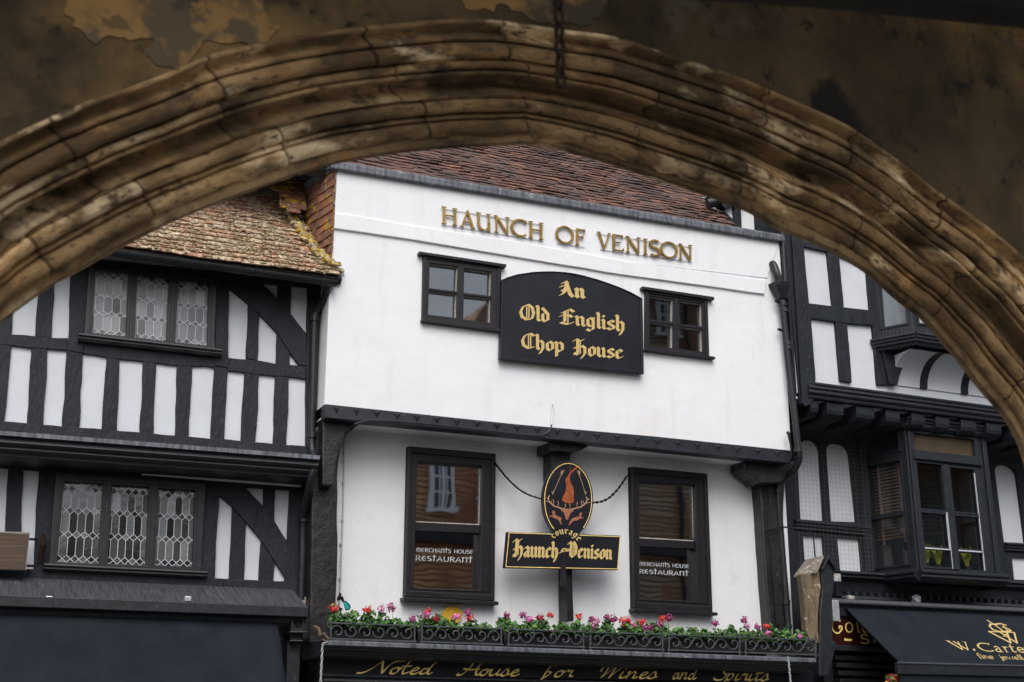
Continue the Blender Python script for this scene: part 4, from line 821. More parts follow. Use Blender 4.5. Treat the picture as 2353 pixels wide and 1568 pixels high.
# jetty beam with triangular blocks, soffit
jt = dd((745, 930), (1180, 976), (1500, 1004), (1818, 1037)); jb = dd((1812, 1066), (1500, 1034), (1180, 1003), (746, 962))
MB().prism(FY(-.5), FY(-.5).pts(jt + jb), -.14, .035).build('jetty_beam', M['black_paint'], pub, bevel=.008)
JP = FY(-.535)
for k in range(23):
    t = (k + .6) / 23.3; x = 745 + 1073 * t; yt = 930 + (1037 - 930) * t + 3; w_ = 15 if k > 1 else 9
    a, b, c = JP.px(x - w_ / 2 - 3, yt - .5), JP.px(x + w_ / 2 + 3, yt + 1.2), JP.px(x + 1, yt + 17)
    m_ = ((a[0] + b[0] + c[0]) / 3, (a[1] + b[1] + c[1]) / 3)
    MB().add([JP.at(*a, .0), JP.at(*b, .0), JP.at(*c, .0), JP.at(m_[0], a[1] - .02, .022)], [(0, 1, 3), (1, 2, 3), (2, 0, 3)]).build('beam_block', M['black_paint'], pub)
sA, sB = P3(748, 960, -.5), P3(1812, 1066, -.5)
MB().add([(sA.x, -.47, sA.z + .005), (sB.x, -.47, sB.z + .005), (sB.x, .25, sB.z + .02), (sA.x, .25, sA.z + .02), (sA.x, -.47, sA.z + .035), (sB.x, -.47, sB.z + .035), (sB.x, .25, sB.z + .05), (sA.x, .25, sA.z + .05)], [(0, 1, 2, 3), (4, 5, 6, 7), (0, 4, 7, 3), (1, 5, 6, 2)]).build('soffit', M['low_plaster'], pub)
# lower wall
sl_ = r5((563, 320), (1025, 360), (1018, 1140), (545, 1116)); sr_ = r5((1742, 428), (2145, 465), (2172, 1200), (1755, 1176))
lw = PLW.pts(dd((752, 955), (1820, 1060), (1770, 1500), (748, 1490)))
lw = [(PLW.px(745, 1000)[0], sA.z + .04), (PLW.px(1800, 1060)[0], sB.z + .04), (PLW.px(1800, 1100)[0], 2.7), (PLW.px(745, 1000)[0], 2.7)]
MB().holed(PLW, lw, [PLW.pts(inset(sl_, .10)), PLW.pts(inset(sr_, .10))], -.12, 0).build('lower_wall', M['low_plaster'], pub)

def niche(pl, q, depth, m, h=-.1):
    f = inset(q, .06); P = pl.pts(f); mb = MB()
    vs = [pl.at(p[0], p[1], h) for p in P] + [pl.at(p[0], p[1], h - depth) for p in P]
    return mb.add(vs, [(4, 5, 6, 7), (0, 1, 5, 4), (1, 2, 6, 5), (2, 3, 7, 6), (3, 0, 4, 7)]).build('window_reveal', M[m], pub)
def casement(outer, panes, head, sill, nm):
    w_ = MB().holed(PU, PU.pts(outer), [PU.pts(p) for p in panes], -.07, .030).build(nm, M['window_paint'], pub, bevel=.004)
    o2 = [inset([outer[0], outer[1], outer[2], outer[3]], k) for k in (0, .045)]
    MB().holed(PU, PU.pts(o2[0]), [PU.pts(inset(outer, .09))], 0, .046).build('casing', M['window_paint'], w_, bevel=.004)
    for p in panes:
        MB().prism(PU, PU.pts(p), -.045, -.040).build('pane', M['casement_glass'], w_)
        MB().holed(PU, PU.pts(p), [PU.pts(inset(p, .035))], -.04, .0).build('putty', M['pale_dirty'], w_)
    for a, th in ((head, .075), (sill, .07)):
        P = PU.pts(a); MB().prism(PU, P, -.01, th).build('drip_board', M['window_paint'], w_, bevel=.004)
    return w_
cw = casement(wl, [r4(*p) for p in ([(715, 700), (872, 719), (866, 856), (710, 838)], [(709, 850), (865, 869), (862, 1004), (705, 985)], [(905, 728), (1056, 749), (1053, 881), (902, 864)], [(902, 878), (1053, 894), (1050, 1031), (900, 1012)])], r4((648, 642), (1130, 713), (1128, 730), (648, 658)), r4((665, 1012), (1106, 1070), (1106, 1086), (665, 1028)), 'casement_window')
casement(wr, [r4(*p) for p in ([(1928, 880), (2062, 900), (2060, 1026), (1928, 1010)], [(1928, 1024), (2060, 1040), (2060, 1171), (1930, 1158)], [(2088, 905), (2220, 923), (2222, 1051), (2090, 1035)], [(2090, 1048), (2222, 1065), (2225, 1191), (2092, 1175)])], r4((1880, 834), (2277, 893), (2277, 910), (1880, 850)), r4((1898, 1174), (2283, 1222), (2283, 1236), (1898, 1188)), 'casement_window')
niche(PU, wl, .45, 'reveal'); niche(PU, wr, .45, 'room')
# chicken wire inside the left casement
wire = MB(); q = r4((905, 728), (1056, 749), (1050, 1031), (900, 1012)); f = quadmap(q, PU); W, Hn = 9, 17
for i in range(W + 1):
    for j in range(Hn + 1):
        ox = (i + .5 * (j % 2)) / W; y = j / Hn
        for a, b in (((ox, y), (ox, y + .6 / Hn)), ((ox, y), (ox - .5 / W, y - .4 / Hn)), ((ox, y), (ox + .5 / W, y - .4 / Hn))):
            if all(0 <= c <= 1 for c in a + b):
                p, r_ = f(*a), f(*b); wire.tube([PU.at(p[0], p[1], -.06), PU.at(r_[0], r_[1], -.06)], .0016, 3, False)
wire.build('wire_mesh', M['netting'], cw)
def sash(outer, up, lo, sill, nm, side):
    w_ = MB().holed(PLW, PLW.pts(outer), [PLW.pts([up[0], up[1], lo[2], lo[3]])], -.09, .075).build(nm, M['window_paint'], pub, bevel=.005)
    MB().holed(PLW, PLW.pts(outer), [PLW.pts(inset(outer, .085))], 0, .095).build('casing', M['window_paint'], w_, bevel=.008)
    MB().holed(PLW, PLW.pts(inset(outer, .12)), [PLW.pts(inset([up[0], up[1], lo[2], lo[3]], -.015))], 0, .083).build('inner_bead', M['window_paint'], w_, bevel=.004)
    so_ = MB().holed(PLW, PLW.pts(inset([up[0], up[1], lo[1], lo[0]], -.05)), [PLW.pts(up)], -.02, .030).build('upper_sash', M['window_paint'], w_, bevel=.004)
    MB().prism(PLW, PLW.pts(up), .0, .005).build('pane', M['glass'], so_)
    MB().holed(PLW, PLW.pts(up), [PLW.pts([(up[0][0] + 1, up[0][1] + 1), (up[1][0] - 2, up[1][1] + 1), (up[2][0] - 2.2, up[2][1] - 2.6), (up[3][0] + 1, up[3][1] - 2.6)])], .005, .018).build('bead', M['pale_dirty'], so_)
    base = [lo[0], lo[1], lo[2], lo[3]]
    s2 = MB().holed(PLW, PLW.pts([(lo[0][0] - 5, lo[0][1] - 12), (lo[1][0] + 5, lo[1][1] - 12), (lo[2][0] + 5, lo[2][1] + 16), (lo[3][0] - 5, lo[3][1] + 16)]), [PLW.pts(lo)], -.06, .012).build('lower_sash', M['window_paint'], w_, bevel=.004)
    MB().prism(PLW, PLW.pts(lo), -.04, -.035).build('pane', M['glass'], s2)
    P = PLW.pts(sill); MB().prism(PLW, P, -.01, .14).build('sill', M['window_paint'], w_, bevel=.006)
    return w_
sw1 = sash(sl_, r5((614, 404), (957, 428), (952, 734), (610, 718)), r5((600, 754), (945, 769), (941, 1080), (592, 1071)), r5((531, 1120), (1030, 1144), (1031, 1163), (531, 1139)), 'sash_window', 0)
sw2 = sash(sr_, r5((1787, 511), (2083, 526), (2093, 820), (1791, 803)), r5((1790, 837), (2091, 852), (2093, 1141), (1791, 1127)), r5((1747, 1178), (2188, 1201), (2189, 1218), (1747, 1195)), 'sash_window', 1)
niche(PLW, sl_, .7, 'brown_room', -.1); niche(PLW, sr_, .7, 'brown_room', -.1)
gl = FY(.033)
for w_, a, b in ((sw1, r5((618, 852), (922, 864), (920, 886), (617, 874)), r5((614, 893), (920, 905), (918, 932), (613, 920))), (sw2, r5((1803, 927), (2069, 941), (2069, 962), (1803, 947)), r5((1803, 965), (2067, 979), (2067, 1003), (1803, 989)))):
    mb = MB(); letter(mb, 'MERCHANTS HOUSE', UN, gl, a, h=.0, depth=.001); letter(mb, 'RESTAURANT', UN, gl, b, h=.0, depth=.001); mb.build('window_lettering', M['white_text'], w_)
# corner posts with curved brackets
def fan(Y, px, h0, h1, nm, m='gloss_timber', bev=.02): return MB().prism(FY(Y), wob(FY(Y).pts(px), .008, .12, 3), h0, h1).build(nm, M[m], pub, bevel=bev)
fan(-.02, dd((708, 1000), (738, 968), (815, 970), (800, 985), (786, 1003), (775, 1030), (767, 1070), (765, 1110), (765, 1300), (758, 1490), (700, 1490), (704, 1300)), -.1, .18, 'corner_post')
fan(-.28, dd((735, 962), (832, 971), (812, 984), (790, 1006), (775, 1040), (765, 1085), (762, 1120), (735, 1120)), -.2, .10, 'corner_bracket')
fan(-.02, r7((75, 455), (330, 452), (330, 520), (270, 560), (262, 720), (258, 1000), (268, 1420), (200, 1420), (160, 900), (138, 552), (110, 520), (82, 490)), -.1, .16, 'corner_post')
fan(-.25, r7((68, 452), (325, 450), (300, 500), (262, 560), (150, 560), (130, 535), (90, 510), (72, 485)), -.2, .12, 'corner_bracket')
# middle bracket and the post under the sign
fan(-.30, r5((1310, 298), (1508, 318), (1508, 325), (1472, 345), (1440, 352), (1340, 346), (1311, 344)), -.28, .10, 'middle_bracket', 'black_paint', .008)
fan(-.30, r5((1345, 340), (1446, 350), (1444, 385), (1434, 398), (1425, 480), (1345, 480)), -.28, -.04, 'bracket_post', 'black_paint', .01)
fan(-.02, r5((1371, 860), (1400, 862), (1410, 1250), (1376, 1250)), 0, .22, 'sign_post', 'window_paint', .006)
# gilt lettering on the frieze: every letter a part
LT = FY(-.515)
wl_ = thing('gilt_wall_lettering', 'raised gilt capitals reading HAUNCH OF VENISON along the top of the white wall', 'lettering', tuple(P3(1300, 600, -.5)))
top_l, bot_l = [(779, 388), (1345, 477)], [(779, 480), (1345, 562)]
boxes = dict(H1=(779, 866, 385, 490), A=(878, 968, 0, 0))
xs = [('H', 781, 866), ('A', 880, 967), ('U', 972, 1052), ('N', 1070, 1156), ('C', 1168, 1246), ('H', 1262, 1342), ('O', 1416, 1506), ('F', 1520, 1570), ('V', 1638, 1716), ('E', 1732, 1784), ('N', 1798, 1880), ('I', 1896, 1918), ('S', 1934, 1986), ('O', 1994, 2080), ('N', 2090, 2166)]
def yt(x): return 386 + (x - 781) * (602 - 386) / (2166 - 781) + 6 * math.sin(math.pi * (x - 781) / 1385)
def ybm(x): return 480 + (x - 781) * (688 - 480) / (2166 - 781) + 8 * math.sin(math.pi * (x - 781) / 1385)
for ch_, a, b in xs:
    adv, st = RO[ch_]; ex = [p[0] for s_ in st for p in s_[2:]]; lo, hi = min(ex), max(ex)
    qq = r4((a, yt(a)), (b, yt(b)), (b, ybm(b)), (a, ybm(a))); f = quadmap(qq, LT); mb = MB(); k = 0
    for s_ in st:
        P, _ = strokes('x', {'x': (1, [s_])}, nib=.2)
        for poly in P:
            Q = [f((p[0] - lo) / (hi - lo), 1 - p[1]) for p in poly]; n = len(Q); hh = .035 + 6e-5 * k; k += 1
            mb.add([LT.at(p[0], p[1], hh) for p in Q] + [LT.at(p[0], p[1], .012) for p in Q], [tuple(range(n)), tuple(range(2 * n - 1, n - 1, -1))] + [(j, j + n, (j + 1) % n + n, (j + 1) % n) for j in range(n)])
    mb.build('letter', M['gilt_metal'], wl_)
for (a, b) in ((800, 1345), (1420, 1575), (1660, 2166)):
    for yf, o in ((yt, 3), (ybm, -2)):
        p, q_ = r4((a, yf(a) + o + 4), (b, yf(b) + o + 4)); MB().prism(LT, LT.pts([p, q_, (q_[0], q_[1] + .9), (p[0], p[1] + .9)]), .004, .010).build('fixing_rail', M['pale_dirty'], wl_)
# arched signboard
SB = FY(-.56)
arcp = [(1112, 792), (1150, 776), (1200, 762), (1280, 750), (1340, 746), (1400, 746), (1460, 750), (1520, 759), (1580, 773), (1640, 790), (1700, 810), (1760, 832), (1830, 863), (1890, 896), (1897, 1314), (1102, 1232)]
sb = thing('arched_signboard', 'large black arched signboard reading An Old English Chop House', 'sign', tuple(P3(1310, 860, -.56)))
ap = r4(*arcp); MB().prism(SB, SB.pts(ap), -.03, .02).build('board', M['board'], sb, bevel=.004)
MB().holed(SB, SB.pts(ap), [SB.pts(inset(ap, .035))], .0, .035).build('rim', M['board'], sb, bevel=.006)
mb = MB(); kw = dict(nib=.165, ang=42, nibt=.16)
mb = MB(); letter(mb, 'An', BL, SB, r4((1437, 798), (1574, 812), (1574, 893), (1437, 878)), h=.02, nib=.20, ang=42, nibt=.16)
mb.build('lettering', M['cream_gold'], sb); mb = MB(); letter(mb, 'Old', BL, SB, r4((1208, 925), (1380, 942), (1380, 1025), (1208, 1008)), h=.02, **kw)
mb.build('lettering', M['cream_gold'], sb); mb = MB(); letter(mb, 'English', BL, SB, r4((1432, 948), (1796, 992), (1796, 1078), (1432, 1030)), h=.02, **kw)
mb.build('lettering', M['cream_gold'], sb); mb = MB(); letter(mb, 'Chop', BL, SB, r4((1218, 1085), (1458, 1106), (1458, 1192), (1218, 1166)), h=.02, **kw)
mb.build('lettering', M['cream_gold'], sb); mb = MB(); letter(mb, 'House', BL, SB, r4((1510, 1118), (1786, 1148), (1786, 1228), (1510, 1204)), h=.02, **kw)
mb.build('lettering', M['cream_gold'], sb)

# hanging sign
HS = FY(-.32)
hs_ = thing('hanging_sign', 'black pub sign, painted oval above a board reading Haunch of Venison', 'sign', tuple(P3(1290, 1310, -.42)))
bd = s3((210, 962), (1455, 1002), (1424, 1380), (176, 1358)); MB().prism(HS, HS.pts(bd), -.03, .025).build('name_board', M['board'], hs_, bevel=.003)
ovc, orx, ory = s3((875, 610))[0], 276 * .2088, 418 * .2088
ov = [(ovc[0] + orx * math.sin(R(a)) * (1 if abs(a) < 90 else 1), ovc[1] - ory * math.cos(R(a))) for a in range(-146, 147, 8)]
ov[0] = s3((700, 960))[0]; ov[-1] = s3((1000, 975))[0]; ov = ov + s3((1005, 1040), (700, 1020))
MB().prism(HS, HS.pts(ov), -.03, .029).build('oval_board', M['board'], hs_)
ln = MB(); g1 = HS.pts([(ovc[0] + (orx - 3.6) * math.sin(R(a)), ovc[1] - (ory - 3.6) * math.cos(R(a))) for a in range(-143, 144, 6)])
def line(mb, pl, P, w_, h, d=.002):
    for i in range(len(P) - 1):
        a, b = P[i], P[i + 1]; l = math.hypot(b[0] - a[0], b[1] - a[1]) + 1e-9; nx, ny = -(b[1] - a[1]) / l * w_ / 2, (b[0] - a[0]) / l * w_ / 2; ex, ey = (b[0] - a[0]) / l * w_ * .3, (b[1] - a[1]) / l * w_ * .3
        hh = h + d + 3e-5 * (i % 40); Q = [(a[0] - nx - ex, a[1] - ny - ey), (b[0] - nx + ex, b[1] - ny + ey), (b[0] + nx + ex, b[1] + ny + ey), (a[0] + nx - ex, a[1] + ny - ey)]
        mb.add([pl.at(p[0], p[1], hh) for p in Q], [(0, 1, 2, 3)])
line(ln, HS, g1, .009, .029)
i1 = HS.pts(s3((690, 985), (228, 972), (192, 1344), (790, 1358))); line(ln, HS, i1, .008, .025)
i2 = HS.pts(s3((995, 998), (1448, 1014), (1418, 1368), (835, 1358))); line(ln, HS, i2, .008, .025)
ln.build('gold_line', M['gold_paint'], hs_)
mb = MB()
letter(mb, 'Haunch', BL, HS, s3((280, 1042), (775, 1075), (765, 1245), (268, 1228)), h=.025, nib=.19, ang=42, nibt=.16)
mb.build('lettering', M['cream_gold'], hs_); mb = MB(); letter(mb, '&', BL, HS, s3((785, 1095), (885, 1100), (880, 1200), (780, 1195)), h=.025, thin=.03)
mb.build('lettering', M['cream_gold'], hs_); mb = MB(); letter(mb, 'Venison', BL, HS, s3((878, 1070), (1366, 1098), (1358, 1262), (868, 1236)), h=.025, nib=.19, ang=42, nibt=.16)
cx, cy = s3((845, 1120))[0]
def wp(u, v):
    a = R(146 - 118 * u); r_ = (150 + 82 * v) * .2088
    return HS.px(cx + r_ * math.cos(a), cy + 1 - r_ * math.sin(a) * .95 + (u - .5) * 4)
mb.build('lettering', M['cream_gold'], hs_); mb = MB(); letter(mb, 'courage', dict(BL), HS, s3((690, 950), (1010, 950), (1010, 1040), (690, 1040)), h=.030, warp=wp, nib=.15, nibt=.2, track=.10)
mb.build('lettering', M['cream_gold'], hs_)
pk = MB().prism(HS, HS.pts(s3((806, 1190), (833, 1190), (850, 1560), (780, 1560))), .026, .05).build('post_foot', M['window_paint'], hs_)
# painted picture on the oval
pt = MB().prism(HS, HS.pts(s3((884, 335), (897, 345), (893, 380), (905, 420), (928, 465), (938, 510), (936, 570), (940, 625), (925, 642), (885, 650), (845, 640), (812, 620), (810, 590), (828, 555), (848, 520), (856, 480), (852, 440), (843, 390), (860, 365))), .029, .0310).build('painted_haunch', M['haunch_paint'], hs_)
ls = MB(); line(ls, HS, HS.pts(s3((885, 340), (905, 310), (945, 272), (988, 242))), .022, .0292); line(ls, HS, HS.pts(s3((898, 235), (896, 300), (888, 338))), .004, .0294); ls.build('painted_shank', M['haunch_paint'], hs_)
for sx in (-1, 1):
    an = MB()
    F = lambda *L: HS.pts(s3(*[(868 + sx * a + (b - 700) * -.02, b + (sx * a) * .03) for a, b in L]))
    line(an, HS, F((32, 716), (90, 700), (150, 682), (200, 640), (215, 600), (205, 572)), .014, .0292)
    for L in (((200, 640), (245, 630)), ((210, 612), (238, 592)), ((160, 675), (150, 632), (158, 612)), ((110, 695), (100, 650), (108, 630)), ((40, 712), (22, 680), (28, 655)), ((190, 655), (170, 622))): line(an, HS, F(*L), .007, .0296)
    an.build('painted_antler', M['bone_paint'], hs_)
hd = MB(); hd.prism(HS, HS.pts(s3((830, 712), (868, 706), (908, 716), (900, 755), (882, 800), (872, 830), (850, 822), (840, 780), (826, 745))), .029, .0308)
for q in ([(828, 730), (796, 712), (800, 732), (830, 745)], [(902, 735), (936, 718), (930, 742), (900, 750)], [(700, 730), (722, 728), (734, 745), (728, 770), (760, 790), (800, 805), (802, 822), (792, 838), (806, 880), (798, 884), (770, 830), (735, 818), (706, 800), (668, 792), (670, 784), (706, 782)], [(1030, 755), (1005, 750), (998, 770), (1004, 790), (960, 800), (915, 815), (905, 835), (878, 888), (888, 890), (925, 845), (975, 835), (1010, 815), (1046, 812), (1040, 803), (1015, 800), (1020, 775)]):
    hd.prism(HS, HS.pts(s3(*q)), .029, .0311)
hd.build('painted_deer', M['deer_paint'], hs_)
ar = MB()
for a, b in (((820, 285), (706, 545)), ((985, 290), (1066, 545))):
    (x0, y0), (x1, y1) = a, b; line(ar, HS, HS.pts(s3(a, b)), .0065, .0292)
    for k in (.0, .035, .07, .10): x, y = x0 + (x1 - x0) * k, y0 + (y1 - y0) * k; line(ar, HS, HS.pts(s3((x - 14, y - 2), (x + (x1 - x0) * .05, y + 26), (x + 14, y - 2))), .006, .0296)
    line(ar, HS, HS.pts(s3((x1 - 10, y1 - 26), (x1, y1 + 6), (x1 + 10, y1 - 22), (x1 - 10, y1 - 26))), .006, .0296)
ar.build('painted_arrows', M['arrow_paint'], hs_)
# chains and spikes
for a, b, lab in ((P3(1134, 1060, -.12), P3(1245, 1147, -.33), 'rusty chain staying the pub sign from the left sash window'), (P3(1442, 1092, -.12), P3(1362, 1156, -.33), 'rusty chain staying the pub sign from the right sash window')):
    L = [a.lerp(b, k / 8) - Vector((0, 0, .10 * math.sin(math.pi * k / 8))) for k in range(9)]
    c_ = link_chain(L, .055, .034, .0055); c_.tube(L, .009, 5)
    for k in range(60):
        t = rng.random(); i = int(t * 8); p = L[i].lerp(L[i + 1], t * 8 - i); c_.tube([p, p + Vector((rng.uniform(-.012, .012), rng.uniform(-.01, .01), rng.uniform(.012, .03)))], .0014, 3, False)
    tag(c_.build('sign_chain', M['rusty_iron']), lab, 'chain')
sp_ = MB()
for k in range(90):
    an_ = R(-62 + 152 * k / 89); r0 = HS.px(ovc[0] + orx * math.sin(an_), ovc[1] - ory * math.cos(an_)); r1_ = HS.px(ovc[0] + (orx + 3) * math.sin(an_ + .01), ovc[1] - (ory + 3) * math.cos(an_ + .01)); sp_.tube([HS.at(*r0, 0), HS.at(*r1_, 0)], .0013, 3, False)
sp_.build('bird_spikes', M['netting'], hs_)
# yellow plate
yp = FY(-.03); c0 = z9((1247, 250))[0]
cp_ = MB().prism(yp, yp.pts([(c0[0] + 22.7 * math.cos(R(a)), c0[1] + 21.5 * math.sin(R(a))) for a in range(0, 360, 10)]), -.0, .02)
tag(cp_.build('round_plate', M['yellow_plate'], bevel=.003), 'round yellow plate on the white wall behind the geraniums', 'plate')
# thin pipes, cables
def wirething(nm, P, r, m, label, cat, clips=()):
    mb = MB().tube(P, r, 6)
    for c in clips: mb.tube([c - Vector((0, 0, .012)), c + Vector((0, 0, .012))], r * 1.9, 6)
    return tag(mb.build(nm, M[m], smooth=True), label, cat)
wc = [P3(*p, -.02) for p in dd((791, 1005), (790, 1090), (788, 1180), (784, 1280), (780, 1400))]
wirething('cable', wc, .009, 'cable_white', 'thin pale cable running down the left edge of the lower white wall', 'cable', [P3(*p, -.02) for p in dd((790, 1060), (789, 1110), (787, 1195), (784, 1250), (782, 1330))])
wirething('cable', [P3(792, 1004, -.3), P3(795, 990, -.45), P3(815, 975, -.56), P3(845, 966, -.56), P3(900, 967, -.56), P3(1000, 976, -.56), P3(1150, 993, -.56), P3(1210, 1000, -.56), P3(1245, 1001, -.56), P3(1262, 992, -.56), P3(1268, 976, -.56)], .008, 'iron', 'black cable looping along the jetty beam of the white inn', 'cable')
wirething('vent_pipe', [P3(1268, 978, -.53), P3(1269, 930, -.53), P3(1271, 927, -.56), P3(1271, 931, -.57)], .010, 'plaster', 'small white vent pipe on the wall above the jetty beam', 'pipe')

# ================================================================ fascia, planter shelf, railing, geraniums
SF = FY(-.48)
fa = thing('pub_fascia', 'long black fascia lettered Noted House for Wines and Spirits under the geraniums', 'fascia', tuple(P3(1300, 1560, -.5)))
sl0, sr0 = P3(741, 1484, -.80), P3(1872, 1524, -.80)
dz = (sr0.z - sl0.z) / (sr0.x - sl0.x)
top_ = Vector((sl0.x, -.30, sl0.z + .055)), Vector((sr0.x, -.30, sr0.z + .055))
MB().sweep(*top_, [(-.3, 0), (.50, -.01), (.52, -.02), (.52, -.065), (.47, -.075), (.46, -.09), (.40, -.10), (.38, -.105), (.37, -.145), (.30, -.16), (.26, -.165), (-.3, -.165)]).build('cornice', M['black_paint'], fa, bevel=.008)
MB().sweep(*top_, [(-.3, .012), (.50, .004), (.535, -.008), (.535, -.05), (.525, -.05), (.522, -.012), (.49, -.004)]).build('lead_cover', M['lead'], fa, bevel=.004)
fz = [SF.px(745, 1500), SF.px(1868, 1540), SF.px(1868, 1640), SF.px(745, 1640)]
MB().prism(SF, [fz[0], fz[1], (fz[1][0], 2.15), (fz[0][0], 2.15)], -.2, 0).build('board', M['board'], fa)
mA, mB = P3(742, 1553, -.5), P3(1868, 1583, -.5)
MB().sweep(mA, mB, [(0, .02), (.035, .02), (.05, 0), (.02, -.02), (.05, -.035), (.06, -.055), (0, -.08)]).build('lower_moulding', M['black_paint'], fa, bevel=.004)
kw = dict(nib=.14, ang=52, slant=.28, nibt=.22)
LF = FY(-.482)
for tx_, x0, x1 in (('Noted', 818, 1012), ('House', 1048, 1195), ('for', 1240, 1318), ('Wines', 1378, 1512), ('and', 1545, 1612), ('Spirits', 1638, 1768)):
    st, W = strokes(tx_, SC, **kw); xs_ = [p[0] for s_ in st for p in s_]; lo, hi = min(xs_), max(xs_)
    yb = lambda x: 1547 + (x - 815) * 18 / 950; ytp = lambda x: 1517 + (x - 815) * 19.5 / 950
    mb = MB(); q = [(x0, ytp(x0)), (x1, ytp(x1)), (x1, yb(x1)), (x0, yb(x0))]; f = quadmap(q, LF)
    for i, poly in enumerate(st):
        P = [f((p[0] - lo) / (hi - lo), 1 - p[1]) for p in poly]
        mb.add([LF.at(p[0], p[1], .001 + 2e-5 * (i % 90)) for p in P], [tuple(range(len(P)))])
    mb.build('lettering', M['gold_paint'], fa)
MB().box((P3(742, 1600, -.3).x, -.3, 0), (P3(1868, 1600, -.3).x, .2, 2.2)).build('shopfront', M['window_paint'], fa)
# railing, six panels of scrollwork
RLp = FY(-.76)
rl = thing('scroll_railing', 'black wrought iron scroll railing along the planter shelf', 'railing', tuple(P3(1300, 1480, -.76)))
def rt(x): return 1431.5 + (x - 760) * (1470.5 - 1431.5) / 1110
def rbm(x): return 1468 + (x - 760) * (1505 - 1468) / 1110
edges = [(760, z9((915, 0))[0][0]), (z9((980, 0))[0][0], z9((1692, 0))[0][0]), (z9((1758, 0))[0][0], z10((188, 0))[0][0]), (z10((250, 0))[0][0], z10((897, 0))[0][0]), (z10((955, 0))[0][0], z10((1587, 0))[0][0]), (z10((1642, 0))[0][0], z10((2270, 0))[0][0])]
G = lambda x, y: RLp.at(RLp.px(x, y))
for k, (a, b) in enumerate(edges):
    mb = MB()
    for yf in (rt, rbm): mb.add(*(lambda p, q: ([p + Vector((0, dy, dz_)) for p in (p, q) for dy, dz_ in ((-.012, -.008), (.012, -.008), (.012, .008), (-.012, .008))], [(0, 1, 5, 4), (1, 2, 6, 5), (2, 3, 7, 6), (3, 0, 4, 7), (0, 3, 2, 1), (4, 5, 6, 7)]))(G(a - 4.5, yf(a - 4.5)), G(b + 4.5, yf(b + 4.5))))
    for x in (a, b): mb.tube([G(x, rt(x) - 8), G(x, rbm(x) + 7)], .011, 6)
    x = b; mb.tube([G(x, rt(x) - 8), G(x, rt(x) - 17)], [.012, .001], 6)
    pn = mb.build('railing_panel', M['wrought_iron'], rl)
    for j in range(6):
        w_ = (b - a) / 6; cx = a + w_ * (j + .5); up = (j + k) % 2; H_ = rbm(cx) - rt(cx); cy = rt(cx) + H_ * (.40 if up else .58); P = []
        for i in range(26):
            t = i / 25; rr = (.14 + .86 * t) * H_ * .44; an = R(-60 + 430 * t) * (1 if up else -1) + (math.pi if up else math.pi)
            P.append((cx + rr * math.cos(an) * .98, (rt(cx) + H_ * .5) + (cy - rt(cx) - H_ * .5) * (1 - t) + rr * math.sin(an) * (1 if True else 1)))
        MB().tube([G(min(max(p[0], a), b), min(max(p[1], rt(p[0])), rbm(p[0]))) for p in P], .0075, 5).build('scroll', M['wrought_iron'], pn, smooth=True)
TR = FY(-.60)
for k, (a, b) in enumerate(edges):
    A = P3(a + 4, rt(a + 4) + 2, -.64); B = P3(b - 5, rt(b - 5) + 2, -.64)
    o = MB().sweep(A, B, [(.04, 0), (.04, -.012), (.03, -.012), (.0, -.17), (-.16, -.17), (-.20, 0), (-.185, 0), (-.15, -.03), (.01, -.03), (.025, 0)]).build('planter_trough', M['trough'], bevel=.004)
    tag(o, ['black planter trough at the left end of the shelf, under the teal tool', 'black planter trough in front of the round yellow plate', 'black planter trough below the black sign post', 'black planter trough below the left edge of the right sash window', 'black planter trough holding mostly leaves, second from the right end', 'black planter trough at the right end beside the worn wooden post'][k], 'planter', 'planter troughs behind the railing')
fl_ = {}
FLW = [('red', z9((190, 185))), ('red', z9((490, 200))), ('light_pink', z9((620, 190))), ('magenta', z9((705, 182))), ('magenta', z9((900, 278))), ('red', z9((1035, 215))), ('pink', z9((1018, 243))), ('crimson', z9((1110, 288))), ('pink', z9((1285, 265))), ('magenta', z9((1395, 225))), ('red', z9((1410, 278))), ('magenta', z9((1737, 250))), ('magenta', z9((1883, 250))), ('pink', z9((1943, 285))), ('crimson', z9((2040, 270))), ('red', z9((2130, 245))),
       ('red', z10((147, 262))), ('magenta', z10((262, 285))), ('light_pink', z10((305, 298))), ('pink', z10((272, 345))), ('magenta', z10((398, 270))), ('magenta', z10((463, 282))), ('red', z10((537, 305))), ('red', z10((580, 293))), ('pink', z10((628, 345))), ('red', z10((708, 312))), ('magenta', z10((740, 362))), ('magenta', z10((792, 362))), ('red', z10((895, 278))), ('magenta', z10((955, 272))), ('magenta', z10((863, 338))), ('magenta', z10((1370, 322))), ('magenta', z10((1625, 292))), ('light_pink', z10((1657, 345))), ('magenta', z10((1748, 355))), ('red', z10((1830, 345))), ('pink', z10((1840, 412))), ('pink', z10((2120, 440)))]
plants = [(x, h_) for x, h_ in ((775, 34), (806, 30), (846, 27), (878, 22), (905, 14), (943, 12), (978, 25), (1003, 24), (1037, 15), (1079, 17), (1110, 13), (1158, 22), (1182, 15), (1218, 24), (1245, 28), (1290, 24), (1330, 26), (1362, 28), (1395, 30), (1440, 30), (1462, 26), (1500, 30), (1525, 24), (1562, 20), (1590, 23), (1618, 16), (1648, 18), (1680, 26), (1712, 25), (1742, 20), (1776, 32), (1806, 26), (1838, 20))]
rg = random.Random(21)
heads = {i: [] for i in range(len(plants))}
for cn, [(x, y)] in FLW:
    i = min(range(len(plants)), key=lambda k: abs(plants[k][0] - x)); heads[i].append((cn, x, y))
CN = dict(red='red', magenta='magenta', pink='pink', crimson='deep crimson', light_pink='pale pink')
